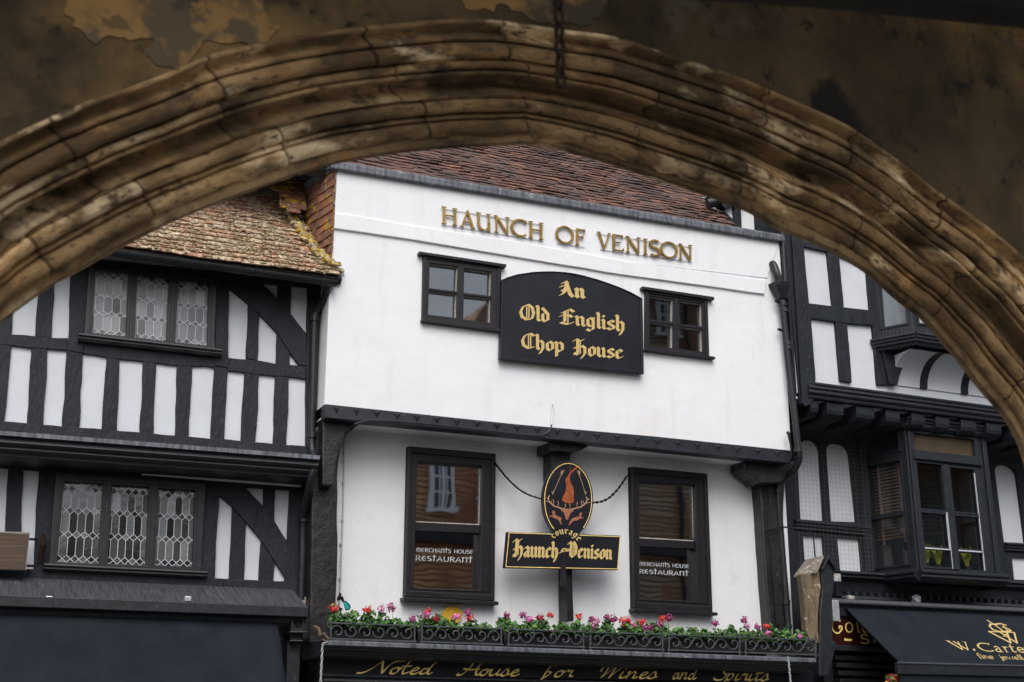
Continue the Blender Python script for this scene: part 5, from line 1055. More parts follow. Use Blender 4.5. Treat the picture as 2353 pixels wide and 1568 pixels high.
marks = [(760, 'the left end of the shelf'), (860, 'the lower left part of the left sash window'), (930, 'the left sash window'), (1037, 'the round yellow plate'), (1110, 'the right edge of the left sash window'), (1160, 'the wall between the plate and the black sign post'), (1290, 'the black sign post'), (1380, 'the wall right of the sign post'), (1450, 'the left edge of the right sash window'), (1540, 'the middle of the right sash window'), (1620, 'the right edge of the right sash window'), (1720, 'the right corner post'), (1800, 'the worn wooden post')]
seen = {}
for i, (x, hh) in enumerate(plants):
    yb0 = rt(x) + 3; base = P3(x, yb0, -.70); ob_ = thing('geranium', '', 'plant', tuple(base), 'geraniums in the planter troughs')
    mb = MB(); k_ = 1 / 2900 * 15.0; R_ = 17 * k_; Hh = hh * k_ * 1.05
    for j in range(112 if hh > 20 else 84):
        a = rg.uniform(0, 6.28); rr = R_ * rg.random() ** .6 * 1.15; z = rg.random() ** 1.2 * Hh * (1.12 - .6 * (rr / R_ / 1.15) ** 2 + .5 * noise.noise(Vector((math.cos(a) * 1.5 + i, math.sin(a), i * .7)))) - .012
        c = base + Vector((math.cos(a) * rr, math.sin(a) * rr * .62, z)); s_ = rg.uniform(.018, .034)
        n = Vector((rg.uniform(-1, 1), rg.uniform(-1.2, .3), rg.uniform(.1, 1.2))).normalized(); u = n.orthogonal().normalized(); v_ = n.cross(u); mb.r = rg.random()
        pts = [c + (u * math.cos(q) + v_ * math.sin(q)) * s_ * (1.0 if m_ % 2 else .78) + n * (.004 if m_ % 2 else 0) for m_, q in enumerate([2 * math.pi * t / 8 for t in range(8)])]
        mb.add(pts, [tuple(range(8))])
    mb.build('foliage', M['leaf'], ob_)
    st = MB()
    for j in range(5): st.tube([base + Vector((rg.uniform(-.05, .05), 0, -.03)), base + Vector((rg.uniform(-.08, .08), rg.uniform(-.04, .04), Hh * rg.uniform(.5, .9)))], .0028, 4, False)
    for cn, hx, hy in heads[i]: p = P3(hx, hy, -.72); st.tube([base + Vector((rg.uniform(-.03, .03), 0, 0)), (base + p) / 2 + Vector((rg.uniform(-.01, .01), 0, .0)), p], .0024, 4, False)
    st.build('stem', M['stem'], ob_)
    for cn, hx, hy in heads[i]:
        p = P3(hx, hy, -.72); fb = MB(); R2 = rg.uniform(.034, .046)
        for j in range(62):
            d = Vector((rg.gauss(0, 1), rg.gauss(0, 1), rg.gauss(0, .75))).normalized(); c = p + d * R2 * rg.uniform(.4, 1.3); n = (d + Vector((rg.uniform(-.6, .6), rg.uniform(-.6, .2), rg.uniform(-.3, .8)))).normalized(); u = n.orthogonal().normalized(); v_ = n.cross(u); s_ = rg.uniform(.011, .018)
            fb.add([c + u * s_, c + v_ * s_ * .8, c - u * s_, c - v_ * s_ * .8], [(0, 1, 2, 3)])
        fb.build('flower_head', M['petal_' + cn], ob_)
    cs = list(dict.fromkeys(CN[h[0]] for h in heads[i])); ds = (' and '.join(cs) + ' geranium') if cs else 'leafy geranium without flowers'
    mk = min(marks, key=lambda m_: abs(m_[0] - x))[1]; lab = ds + ' below ' + mk
    if lab in seen: lab = ds + ' a little right, below ' + mk
    c_ = 2
    while lab in seen: lab = ds + ', ' + ('next' if c_ == 2 else 'last') + ' one rightwards below ' + mk; c_ += 1
    seen[lab] = 1; ob_['label'] = lab
# teal gadget
tl = thing('hand_tool', 'small teal and black tool hung on the wall above the left geraniums', 'tool', tuple(P3(795, 1405, -.68)))
tp = FY(-.70); MB().prism(tp, tp.pts(z9((275, 122), (300, 122), (330, 150), (342, 180), (332, 200), (300, 208))), -.02, .012).build('case', M['board'], tl, bevel=.004)
MB().prism(tp, tp.pts(z9((276, 128), (298, 132), (328, 182), (326, 192), (292, 196))), .012, .018).build('face', M['teal_plastic'], tl)
MB().tube([tp.at(tp.px(*p), 0) for p in z9((278, 130), (262, 95), (240, 90), (225, 120), (235, 100), (252, 60), (242, 48))], [.012, .02, .026, .01, .02, .014, .006], 8).build('hook', M['rusty_iron'], tl)
# white chains hanging below the shelf
for P, Y, lab in ((z5((800, 880), (700, 945), (690, 1200), (678, 1400), (668, 1700)), -.84, 'pale galvanised chain hanging at the left end of the black fascia'), (z10((2022, 618), (2032, 720), (2050, 900)), -.84, 'pale galvanised chain hanging at the right end of the black fascia')):
    tag(link_chain([P3(*p, Y) for p in P], .05, .03, .0048).build('hanging_chain', M['white_chain']), lab, 'chain')
tag(MB().tube([P3(*p, -.84) for p in z5((560, 640), (640, 680), (660, 790), (720, 760), (800, 860), (780, 900), (700, 860))], [.012, .016, .02, .016, .015, .012, .008], 8).build('rusty_bracket', M['worn_wood'], smooth=True), 'frayed rusty bracket holding the chain at the left end of the fascia', 'bracket')
# ================================================================ right timber framed house
RU, RL = FY(-.40), FY(.50)
rh = thing('timber_framed_house', 'ornate black and white timber framed house with bay windows right of the white inn', 'house', (13, 0, 0))
XP = RU.px(1826, 900)[0]; ztop = 9.8
z_u = RU.px(1850, 905)[1]
MB().prism(RU, [(XP, z_u), (19, z_u - .0), (19, ztop), (XP, ztop)], -.25, 0).build('upper_wall', M['panel_plaster'], rh)
XRL = RL.px(1815, 1100)[0] - .2
zl0 = 2.7; zl1 = z_u + .05
MB().prism(RL, [(XRL, zl0), (19, zl0), (19, zl1), (XRL, zl1)], -.25, 0).build('lower_wall', M['panel_plaster'], rh)
MB().box((XP, .75, 0), (19, 7, ztop)).build('house_body', M['panel_plaster'], rh)
MB().box((XP - .02, -.42, z_u), (XP + .02, .8, ztop)).build('side_wall', M['timber'], rh)
tb = lambda px, h, nm='stud', amp=.006, pl=RU, par=None: timber(pl, px, h, nm, par or rh, amp=amp)
tb(z6((1290, 560), (1425, 560)) + r6((632, 455), (665, 812), (678, 905), (706, 1275), (705, 1400)) + r6((672, 1450), (640, 1458), (622, 1440), (590, 900)), .07, 'post', .004)
tb(r6((555, 300), (585, 385), (640, 1452), (620, 1440), (535, 500), (530, 300)), .03, 'post', .003)
tb(r6((625, 380), (760, 425), (1100, 520), (1400, 560), (1400, 620), (1000, 560), (785, 488), (633, 456)), .05, 'rail')
tb(r6((785, 470), (858, 480), (890, 838), (912, 940), (940, 1308), (868, 1296), (838, 920), (822, 830)), .045)
tb(r6((664, 812), (830, 830), (1058, 856), (1070, 950), (912, 937), (677, 905)), .052, 'rail')
tb(r6((1030, 560), (1120, 580), (1150, 1000), (1165, 1322), (1102, 1322), (1070, 950), (1055, 856)), .05, 'post')
# coved panels below the oriel
tb(r6((1105, 1060), (1190, 1120), (1338, 1098), (1300, 1130), (1250, 1200), (1222, 1270), (1210, 1325), (1160, 1322)), .10, 'spandrel', .004)
cvx = [r6((1338, 1098), (1430, 1125), (1600, 1135), (1760, 1150), (1900, 1170), (2100, 1200)), r6((1205, 1322), (1405, 1345), (1655, 1370), (1780, 1385), (1900, 1395), (2150, 1430))]
cvt = P3(*cvx[0][0], -.75).z; cv = MB(); nn = 10
zc0 = P3(*r6((1250, 1322))[0], -.41).z; zc1 = P3(*r6((1340, 1100))[0], -.80).z; xc0 = P3(*r6((1212, 1322))[0], -.42).x; xc1 = 16.5
pr = [(.0 + .42 * (1 - math.cos(R(90 * k / nn))), zc0 + (zc1 - zc0) * math.sin(R(90 * k / nn))) for k in range(nn + 1)]
cv.sweep((xc0, -.40, 0), (xc1, -.40, 0), [(a + .02, b) for a, b in pr] + [(-.02, zc1), (-.02, zc0)]).build('cove', M['panel_plaster'], rh, smooth=True)
for q0, q1 in ((r6((1400, 1342))[0], r6((1450, 1125))[0]), (r6((1655, 1368))[0], r6((1700, 1150))[0]), (r6((1880, 1390))[0], r6((1930, 1170))[0])):
    x = P3(*q0, -.42).x; MB().sweep((x - .06, -.40, 0), (x + .06, -.40, 0), [(a + .045, b) for a, b in pr] + [(.0, zc1), (.0, zc0)]).build('cove_rib', M['timber'], rh, bevel=.01)
# upper oriel window
zs = P3(*r6((1340, 1005))[0], -.88).z; xo0 = P3(*r6((1100, 1035))[0], -.41).x; xo1 = P3(*r6((1340, 1000))[0], -.88).x; xo2 = xo1 + 1.9; xo3 = xo2 + (xo1 - xo0)
def bay(nm, y0, y1, X, zb, zt, panes_f, panes_s, mould, parent=rh, tran=None):
    # X: root, corner, corner, root; y0 wall, y1 front
    pts = [Vector((X[0], y0, zb)), Vector((X[1], y1, zb)), Vector((X[2], y1, zb)), Vector((X[3], y0, zb))]
    b = None
    for i, pane in enumerate((panes_s, panes_f, panes_s)):
        a, c = pts[i], pts[i + 1]; W = (c - a).length; pl = Pl(tuple(a), c - a); Hh = zt - zb
        holes = []
        for (u0, v0, u1, v1) in pane:
            if i == 2: u0, u1 = 1 - u1, 1 - u0
            holes.append([(u0 * W, v0 * Hh), (u1 * W, v0 * Hh), (u1 * W, v1 * Hh), (u0 * W, v1 * Hh)])
        m = MB().holed(pl, [(0, 0), (W, 0), (W, Hh), (0, Hh)], holes, -.06, .0)
        if b is None: b = m.build(nm, M['black_paint'], parent, bevel=.006)
        else: m.build('bay_side' if i == 2 else 'bay_front', M['black_paint'], b, bevel=.006)
        for k, h in enumerate(holes):
            MB().prism(pl, h, -.04, -.034).build('pane', M['dusty_glass' if i != 1 else 'bay_glass'], b)
            MB().holed(pl, [(h[0][0] - .03, h[0][1] - .03), (h[1][0] + .03, h[1][1] - .03), (h[2][0] + .03, h[2][1] + .03), (h[3][0] - .03, h[3][1] + .03)], [h], -.0, .014).build('glazing_bead', M['black_paint'], b, bevel=.003)
    for k, (zo, prof) in enumerate(mould):
        for i in range(3):
            a, c = pts[i].copy(), pts[i + 1].copy(); a.z = c.z = zb + zo
            d = (c - a).normalized(); MB().sweep(a - d * .03, c + d * .03, prof).build('bay_moulding', M['black_paint'], b, bevel=.004)
    for z in (zb + .0, zt): MB().add([(p.x, p.y, z) for p in pts] + [(p.x, p.y, z + .03) for p in pts], [(0, 1, 2, 3), (4, 5, 6, 7), (0, 1, 5, 4), (1, 2, 6, 5), (2, 3, 7, 6)]).build('bay_slab', M['window_paint'], b)
    return b, pts
cor = [(0, .0), (.11, .0), (.115, -.03), (.09, -.045), (.10, -.07), (.07, -.09), (.075, -.115), (.04, -.135), (.03, -.17), (0, -.17)]
ob1, _ = bay('oriel_window', -.40, -.88, [xo0, xo1, xo2, xo3], zs, zs + 1.9, [(.06, .10, .30, .95), (.37, .10, .62, .95), (.70, .10, .94, .95)], [(.22, .10, .86, .95)], [(.02, cor)])
MB().box((xo0 + .2, -.38, zs + .04), (xo3 - .2, -.36, zs + 1.88)).build('room_back', M['reveal'], ob1)
ppx = Pl((xo0 + .30, -.60, zs), (xo1 - xo0, -.48, 0)); 
pa_ = thing('paper_notice', 'pale printed papers standing behind the glass of the upper right bay', 'paper', (xo0 + .3, -.6, zs + .05))
MB().prism(ppx, [(-.06, .20), (.22, .14), (.26, .62), (-.02, .66)], 0, .004).build('sheet', M['paper'], pa_)
MB().prism(ppx, [(.10, .18), (.30, .10), (.34, .50), (.12, .58)], .006, .010).build('sheet', M['paper'], pa_)
ik = MB()
for k in range(5): ik.prism(ppx, [(.15, .47 - k * .07), (.26, .45 - k * .07), (.26, .475 - k * .07 - .035), (.15, .495 - k * .07 - .035)], .010, .0105)
ik.build('printing', M['ink'], pa_)
mb = MB()
for k in range(40): x = xo0 + (xo1 - xo0) * k / 40 + rng.uniform(-.01, .01); y = -.43 - .48 * k / 40; mb.tube([(x, y, zs + .03), (x + rng.uniform(-.01, .01), y - .02, zs + .03 + rng.uniform(.04, .13))], .0015, 3, False)
mb.build('bird_spikes', M['netting'], ob1)
# jetty mouldings, joist ends and soffit
j0, j1 = P3(*r7((428, 38))[0], -.50), P3(*r7((1400, 168))[0], -.50); jd = (j1 - j0) / (j1.x - j0.x)
J = lambda x: j0.z + jd.z * (x - j0.x)
A, B = Vector((XP + .16, -.40, J(XP + .16))), Vector((18, -.40, J(18)))
MB().sweep(A, B, [(0, .03), (.06, .03), (.075, .0), (.06, -.02), (.10, -.04), (.115, -.07), (.09, -.085), (.10, -.10), (.115, -.13), (.10, -.15), (.08, -.165), (.09, -.185), (.08, -.21), (0, -.21)]).build('jetty_moulding', M['timber'], rh, bevel=.004)
jt_z = lambda x: J(x) - .21
for L in ((430, 472), (515, 600), (665, 755), (815, 884), (945, 1012), (1067, 1137), (1195, 1270), (1325, 1398), (1445, 1520), (1580, 1660)):
    yy = 92 + (L[0] - 430) * .098; x0, x1 = P3(*r7((L[0], yy))[0], -.44).x, P3(*r7((L[1], yy))[0], -.44).x; z = jt_z(x0)
    pr = [(-.95, 0), (.03, 0), (.045, -.02), (.045, -.12), (.03, -.17), (-.02, -.21), (-.08, -.225), (-.95, -.225)]
    MB().sweep((x0, -.40, z), (x1, -.40, z), pr).build('joist_end', M['timber'], rh, bevel=.01)
MB().add([(XP, -.38, jt_z(XP) + .0), (18, -.38, jt_z(18)), (18, .55, jt_z(18)), (XP, .55, jt_z(XP)), (XP, -.38, jt_z(XP) + .03), (18, -.38, jt_z(18) + .03), (18, .55, jt_z(18) + .03), (XP, .55, jt_z(XP) + .03)], [(0, 1, 2, 3), (4, 5, 6, 7), (0, 1, 5, 4), (0, 4, 7, 3)]).build('jetty_soffit', M['panel_plaster'], rh)
MB().add([(XP, -.12, jt_z(XP) - .02), (18, -.12, jt_z(18) - .02), (18, .5, jt_z(18) - .32), (XP, .5, jt_z(XP) - .32), (XP, .5, jt_z(XP) - .02), (18, .5, jt_z(18) - .02)], [(0, 1, 2, 3), (0, 3, 4), (1, 5, 2)]).build('soffit_board', M['timber'], rh)
# lower storey: black framing with arched and square plaster panels
def archpan(q, n=8):       # q: left spring, right spring, bottom right, bottom left, crown
    l, r_, br, bl, cr = q; P = RL.pts([l, r_, br, bl, cr]); (lx, ly), (rx, ry), b1, b2, (cx, cy) = P; out = []
    for k in range(n + 1):
        t = k / n; a = math.pi * (1 - t); x = (lx + rx) / 2 + (rx - lx) / 2 * math.cos(a); y = ly + (ry - ly) * t + (cy - (ly + ry) / 2) * math.sin(a); out.append((x, y))
    return out + [b1, b2]
a1 = archpan(z1((95, 1000), (378, 965)) + r7((495, 749), (374, 740)) + z1((235, 822)))
a2 = archpan(z1((460, 960), (752, 1010)) + r7((661, 754), (530, 750)) + z1((600, 868)))
a3 = archpan(r7((1364, 492), (1477, 520), (1522, 862), (1410, 856), (1412, 462)))
s1 = RL.pts(r7((386, 820), (490, 826), (500, 960), (394, 945))); s2_ = RL.pts(r7((560, 830), (676, 838), (691, 1008), (576, 1000))); s4 = RL.pts(r7((1450, 930), (1560, 935), (1570, 1050), (1462, 1046)))
zt2 = jt_z(XP) - .03
MB().holed(RL, [(XRL, zl0), (18, zl0), (18, zt2), (XRL, zt2)], [a1, a2, a3, s1, s2_, s4], -.01, .05).build('wall_framing', M['timber'], rh, bevel=.006)
for q in (r7((338, 742), (722, 780), (726, 832), (342, 795)), r7((1410, 858), (1600, 868), (1600, 930), (1415, 905))):
    P = RL.pts(q); A, B = RL.at(*P[0]), RL.at(*P[1]); h = P[0][1] - P[3][1]
    MB().sweep(A, B, [(0, 0), (.10, 0), (.11, -.03), (.08, -h * .35), (.10, -h * .5), (.08, -h * .7), (.09, -h * .85), (.05, -h), (0, -h)]).build('rail', M['timber'], rh, bevel=.004)
for q in (r7((655, 300), (700, 300), (745, 1010), (700, 1010)),): tb(q, .09, 'post', pl=RL)
tb(z1((180, 640), (930, 720), (930, 770), (180, 690)), .10, 'rail', pl=RL)
dots = MB()
for x, y in ((230, 745), (325, 760), (485, 785), (565, 795), (640, 800), (715, 808)): c = RL.px(*z1((x, y))[0]); dots.prism(RL, [(c[0] + .035 * math.cos(R(a)), c[1] + .035 * math.sin(R(a))) for a in range(0, 360, 45)], .05, .07)
dots.build('carved_bosses', M['black_paint'], rh)
# lower bay
xb0 = P3(*r7((718, 700))[0], .50).x; xb1 = P3(*r7((950, 640))[0], -.28).x; xb2 = P3(*r7((1372, 700))[0], -.28).x; xb3 = xb2 + (xb1 - xb0)
zb0 = P3(*r7((1000, 1010))[0], -.28).z; zb1 = P3(*r7((935, 240))[0], -.28).z
Hb = zb1 - zb0; v = lambda y: 1 - (y - 245) / (1015 - 245)
pf = [(.10, v(392), .84, v(300)), (.10, v(690), .40, v(455)), (.10, v(880), .40, v(712)), (.10, v(980), .40, v(895)), (.50, v(690), .80, v(462)), (.50, v(880), .80, v(714)), (.50, v(985), .80, v(898))]
ps = [(.10, v(380), .84, v(275)), (.10, v(700), .84, v(440)), (.10, v(965), .84, v(722))]
cor2 = [(0, .05), (.12, .05), (.13, .02), (.10, .0), (.10, -.02), (.075, -.04), (.08, -.07), (.04, -.10), (0, -.11)]
sill = [(0, .02), (.10, .02), (.13, .0), (.13, -.03), (.10, -.045), (.11, -.08), (.06, -.12), (0, -.15)]
lb, bp = bay('bay_window', .50, -.28, [xb0, xb1, xb2, xb3], zb0, zb1, pf, ps, [(Hb, cor2), (.02, sill)])
MB().box((xb0 + .15, .47, zb0 + .04), (xb3 - .15, .49, zb1)).build('room_back', M['brown_room'], lb)
fp = Pl(tuple(bp[1]), bp[2] - bp[1]); W_ = (bp[2] - bp[1]).length
MB().prism(fp, [(.10 * W_, v(392) * Hb), (.84 * W_, v(392) * Hb), (.84 * W_, v(300) * Hb), (.10 * W_, v(300) * Hb)], -.055, -.045).build('transom_panel', M['mauve_film'], lb)
MB().prism(fp, [(.06 * W_, v(440) * Hb), (.90 * W_, v(440) * Hb), (.90 * W_, v(392) * Hb), (.06 * W_, v(392) * Hb)], .0, .05).build('transom_rail', M['black_paint'], lb, bevel=.008)
for u in (.02, .93): MB().prism(fp, [(u * W_, .02), ((u + .055) * W_, .02), ((u + .055) * W_, Hb - .1), (u * W_, Hb - .1)], .0, .03).build('corner_post', M['black_paint'], lb, bevel=.008)
MB().prism(fp, [(.42 * W_, v(990) * Hb), (.48 * W_, v(990) * Hb), (.48 * W_, v(450) * Hb), (.42 * W_, v(450) * Hb)], .0, .022).build('meeting_stile', M['black_paint'], lb, bevel=.008)
wl2 = MB()
for u, a, b in ((.405, 700, 985), (.795, 480, 985), (.395, 700, 890)): wl2.prism(fp, [(u * W_, v(b) * Hb), (u * W_ + .010, v(b) * Hb), (u * W_ + .010, v(a) * Hb), (u * W_, v(a) * Hb)], .0, .016)
for a, b in ((.10, .40), (.50, .80)): wl2.prism(fp, [(a * W_, v(893) * Hb), (b * W_, v(893) * Hb), (b * W_, v(887) * Hb), (a * W_, v(887) * Hb)], .0, .016)
wl2.build('pale_putty', M['leading_white'], lb)
# venetian blind in the left light of the bay
spn = Pl(tuple(bp[0]), bp[1] - bp[0]); Ws = (bp[1] - bp[0]).length; bl = MB()
z_ = v(825) * Hb
while z_ < v(450) * Hb: bl.prism(spn, [(.12 * Ws, z_), (.82 * Ws, z_), (.82 * Ws, z_ + .022), (.12 * Ws, z_ + .022)], -.115, -.10); z_ += .047
bld = thing('venetian_blind', 'brown slatted blind hanging behind the side glass of the lower right bay', 'blind', tuple(spn.at(.4 * Ws, v(825) * Hb, -.1)))
bl.build('slats', M['blind_slat'], bld)
for u in (.22, .68): MB().prism(spn, [(u * Ws, v(850) * Hb), (u * Ws + .045, v(850) * Hb), (u * Ws + .045, v(445) * Hb), (u * Ws, v(445) * Hb)], -.099, -.096).build('tape', M['blind_tape'], bld)
for u, lab, n_ in ((.19, 'left of the three yellow green grassy plants inside the lower right bay window', 10), (.33, 'middle of the three yellow green grassy plants inside the lower right bay window', 22), (.68, 'right of the three yellow green grassy plants inside the lower right bay window', 24)):
    base = fp.at(u * W_, .10, -.13); mb = MB()
    for k in range(n_ * 2): a = rng.uniform(0, 6.28); tip = base + Vector((math.cos(a) * .11, math.sin(a) * .05, rng.uniform(.16, .36))); m_ = (base + tip) / 2 + Vector((0, 0, .05)); w0 = Vector((.007, 0, 0)); mb.add([base - w0, base + w0, m_ + w0, m_ - w0, tip], [(0, 1, 2, 3), (3, 2, 4)])
    pt_ = thing('pot_plant', lab, 'plant', tuple(base), 'grassy plants inside the bay window'); mb.build('leaves', M['grass_leaf'], pt_); MB().tube([base - Vector((0, 0, .0)), base + Vector((0, 0, .05))], [.035, .045], 10).build('pot', M['plaque_wood'], pt_)
# sill band and shopfront of the jeweller
q = z2((600, 365), (1060, 395)); P = [FY(.35).px(*a) for a in q]
A, B = Vector((RL.px(*z2((600, 365))[0])[0] - .1, .45, P3(*z2((600, 380))[0], .2).z)), Vector((18, .45, P3(*z2((600, 380))[0], .2).z))
MB().sweep(A, B, [(0, .04), (.30, .03), (.32, 0), (.28, -.03), (.30, -.05), (.20, -.10), (.16, -.28), (.28, -.30), (.30, -.34), (.22, -.36), (0, -.36)]).build('sill_band', M['black_paint'], rh, bevel=.006)
x = A.x + .1
while x < 15: MB().box((x, A.y - .27, A.z - .30), (x + .05, A.y - .15, A.z - .235)).build('dentil', M['black_paint'], rh); x += .13
# fascia board and band above the awning
shp = thing('jeweller_shopfront', 'black jeweller shopfront with a maroon fascia lettered in gold behind the awning', 'shopfront', (13.5, -.1, 0))
yA = -.10
X0s = P3(*z2((600, 860))[0], yA).x; zf1 = P3(*z2((600, 850))[0], yA).z; zf0 = P3(*z2((615, 1165))[0], yA).z
MB().box((X0s - .1, yA, zf0), (18, yA + .1, zf1 + .02)).build('fascia_board', M['maroon_board'], shp)
fq = FY(yA - .003)
def one(ch_, box, font=RO, pl=fq):
    st, W = strokes(ch_, font); xs_ = [p[0] for s_ in st for p in s_]; ys_ = [p[1] for s_ in st for p in s_]; lo, hi, y0, y1 = min(xs_), max(xs_), min(ys_), max(ys_); mb = MB(); f = quadmap(z2((box[0], box[1]), (box[2], box[1] + 8), (box[2], box[3] + 8), (box[0], box[3])), pl)
    for i, poly in enumerate(st): mb.add([pl.at(*f((p[0] - lo) / (hi - lo), 1 - (p[1] - y0) / (y1 - y0)), 3e-5 * (i % 50)) for p in poly], [tuple(range(len(poly)))])
    mb.build('letter', M['gold_paint'], shp)
TH = {'G': (1, [rb(.11, *(arc(.45, .5, .40, .46, 55, 290, 22) + [(.8, .35), (.78, .52), (.62, .55), (.55, .42), (.66, .38)]))]), 'o': (1, [rb(.12, *arc(.4, .5, .36, .46, 0, 360, 24))]), 'l': (1, [rb(.13, (.3, 1), (.34, .5), (.45, .08), (.62, .02))]), 'd': (1, [rb(.12, *arc(.4, .3, .3, .3, 0, 360, 20)), rb(.12, (.7, 1), (.7, 0))]),
      '-': (1, [rb(.3, (0, .5), (.5, .45), (1, .5))]), 'S': (1, [rb(.13, *(arc(.42, .72, .3, .24, 20, 240, 12) + arc(.42, .26, .38, .25, 70, -150, 12)))]), 'i': (1, [rb(.13, (.3, 1), (.36, 0))])}
one('G', (610, 880, 732, 1040), TH); one('o', (758, 912, 845, 1028), TH); one('l', (880, 885, 920, 1030), TH); one('d', (940, 890, 1010, 1030), TH); one('-', (748, 1090, 832, 1118), TH); one('S', (922, 1040, 1022, 1150), TH); one('i', (1060, 1050, 1090, 1140), TH)
MB().box((X0s - .1, yA - .04, zf1 + .0), (18, yA + .35, zf1 + .16)).build('fascia_cornice', M['black_paint'], shp, bevel=.006)
MB().box((X0s - .1, yA - .06, zf0 - .07), (18, yA + .3, zf0)).build('fascia_ledge', M['black_paint'], shp, bevel=.01)
MB().box((X0s - .1, yA + .1, 0), (18, yA + .4, zf0 - .06)).build('shop_wall', M['window_paint'], shp)
for k in range(4): MB().box((X0s + .05, yA + .02 - .02 * k, zf0 - .18 - .1 * k), (18, yA + .12, zf0 - .12 - .1 * k)).build('blind_box_moulding', M['window_paint'], shp, bevel=.006)
# awning with lettering
at0 = P3(*z3((-480, 280))[0], -.14); at0 = P3(*z2((755, 750))[0], -.14)
pB = z2((1355, 1355))[0]; d = ray(*pB); lowp = CAM + d * (at0.x / d.x)
AW = Pl(tuple(at0), (1, 0, 0), at0 - lowp); lenA = (at0 - lowp).length
aw2 = thing('shop_awning', 'dark grey awning lettered W. Carte and fine jewell with a gold monogram', 'awning', tuple(lowp))
MB().prism(AW, [(0, 0), (4.6, 0), (4.6, -lenA), (0, -lenA)], -.012, 0).build('canvas', M['awning'], aw2)
cs_ = [at0 + Vector((-.25, .0, .05)), at0 + Vector((4.6, .0, .05))]
MB().sweep(cs_[0], cs_[1], [(.07, -.02), (.08, .0), (.07, .035), (.02, .05), (-.06, .05), (-.06, -.03)]).build('cassette', M['wrought_iron'], aw2, bevel=.006)
MB().box(tuple(at0 + Vector((-.27, -.09, -.20))), tuple(at0 + Vector((-.16, .05, .07)))).build('end_cap', M['leading'], aw2, bevel=.01)
MB().box(tuple(lowp + Vector((-.08, -.05, -.14))), tuple(lowp + Vector((4.6, .02, .0)))).build('front_bar', M['black_paint'], aw2, bevel=.012)
MB().tube([lowp + Vector((-.09, -.055, -.005)), lowp + Vector((4.6, -.055, -.005))], .012, 6).build('bar_edge', M['wrought_iron'], aw2)
MB().box(tuple(lowp + Vector((-.04, -.02, -.75))), tuple(lowp + Vector((4.6, -.01, -.13)))).build('valance', M['awning'], aw2)
MB().tube([at0 + Vector((.12, .02, -.10)), (at0 + lowp) / 2 + Vector((.45, .1, -.30)), lowp + Vector((.3, .05, -.08))], .02, 6).build('arm', M['iron'], aw2)
mb = MB(); cu = AW
def on(ch_, q, font=RO):
    st, W = strokes(ch_, font); xs_ = [p[0] for s_ in st for p in s_]; ys_ = [p[1] for s_ in st for p in s_]; lo, hi, y0, y1 = min(xs_), max(xs_), min(ys_), max(ys_); f = quadmap(z3(*q), AW)
    for i, poly in enumerate(st): mb.add([AW.at(*f((p[0] - lo) / (hi - lo), 1 - (p[1] - y0) / (y1 - y0)), .0008 + 3e-5 * (i % 60)) for p in poly], [tuple(range(len(poly)))])
on('W', ((1112, 840), (1440, 862), (1480, 995), (1375, 990)) if False else ((1112, 840), (1436, 862), (1560, 998), (1295, 984)))
on('.', ((1545, 968), (1575, 972), (1590, 1003), (1555, 1000)))
on('C', ((1560, 872), (1790, 880), (1900, 1020), (1680, 1012)))
on('a', ((1862, 925), (1960, 930), (2030, 1028), (1920, 1024))); on('r', ((1995, 930), (2085, 935), (2140, 1030), (2070, 1028))); on('t', ((2085, 900), (2180, 905), (2250, 1032), (2150, 1030))); on('e', ((2215, 940), (2330, 945), (2390, 1036), (2280, 1034))); on('r', ((2340, 940), (2430, 945), (2490, 1036), (2410, 1034)))
letter(mb, 'fine', RO, AW, z3((1575, 1035), (1830, 1050), (1900, 1135), (1655, 1125)), h=.0, depth=.001); letter(mb, 'jewell', RO, AW, z3((1925, 1055), (2290, 1065), (2370, 1148), (2000, 1140)), h=.0, depth=.001)
mb.build('awning_lettering', M['cream_gold'], aw2)
mb = MB(); k = 0
def ml(pts, w_):
    global k
    line(mb, AW, AW.pts(z3(*pts)), w_, .0006 + .0004 * k); k += 1
ml(((1775, 525), (1900, 600), (2060, 720)), .028); ml(((2070, 600), (1985, 575), (1900, 585), (1820, 585), (1810, 620), (1860, 670), (1960, 700), (2060, 700), (2140, 690)), .030); ml(((2010, 632), (2060, 640), (2110, 660), (2150, 690)), .028); ml(((2020, 600), (2060, 650), (2100, 690)), .02)
ml(((1800, 702), (2140, 880)), .038); ml(((1800, 702), (2200, 718)), .022); ml(((2140, 880), (2085, 720)), .026); ml(((1970, 712), (2240, 884)), .034); ml(((2240, 884), (2195, 718)), .026); ml(((2030, 780), (2080, 745)), .02)
mb.build('gold_monogram', M['cream_gold'], aw2)
# worn timber bracket with a gabled lead cap
wb = thing('carved_bracket', 'worn peeling timber console with a small gabled lead cap beside the inn', 'bracket', tuple(P3(1870, 1560, -.4)))
wbp = FY(-.42)
MB().prism(wbp, wob(wbp.pts(z2((262, 400), (470, 365), (484, 560), (468, 640), (456, 820), (450, 1000), (470, 1130), (400, 1180), (345, 1080), (318, 1000), (295, 700)) ), .008, .08, 2), -.07, .03).build('worn_post', M['worn_wood'], wb, bevel=.015)
MB().prism(wbp, wbp.pts(z2((468, 350), (530, 215), (620, 350), (610, 590), (590, 640), (600, 1120), (640, 1140), (630, 1200), (600, 1330), (560, 1500), (450, 1500), (455, 1100), (460, 800), (486, 560))), -.30, .05).build('black_face', M['black_paint'], wb, bevel=.015)
tl_, tr_, rg_ = P3(*z2((200, 415))[0], -.30), P3(*z2((460, 360))[0], -.52), P3(*z2((530, 192))[0], -.50); bk = P3(*z2((330, 240))[0], -.18)
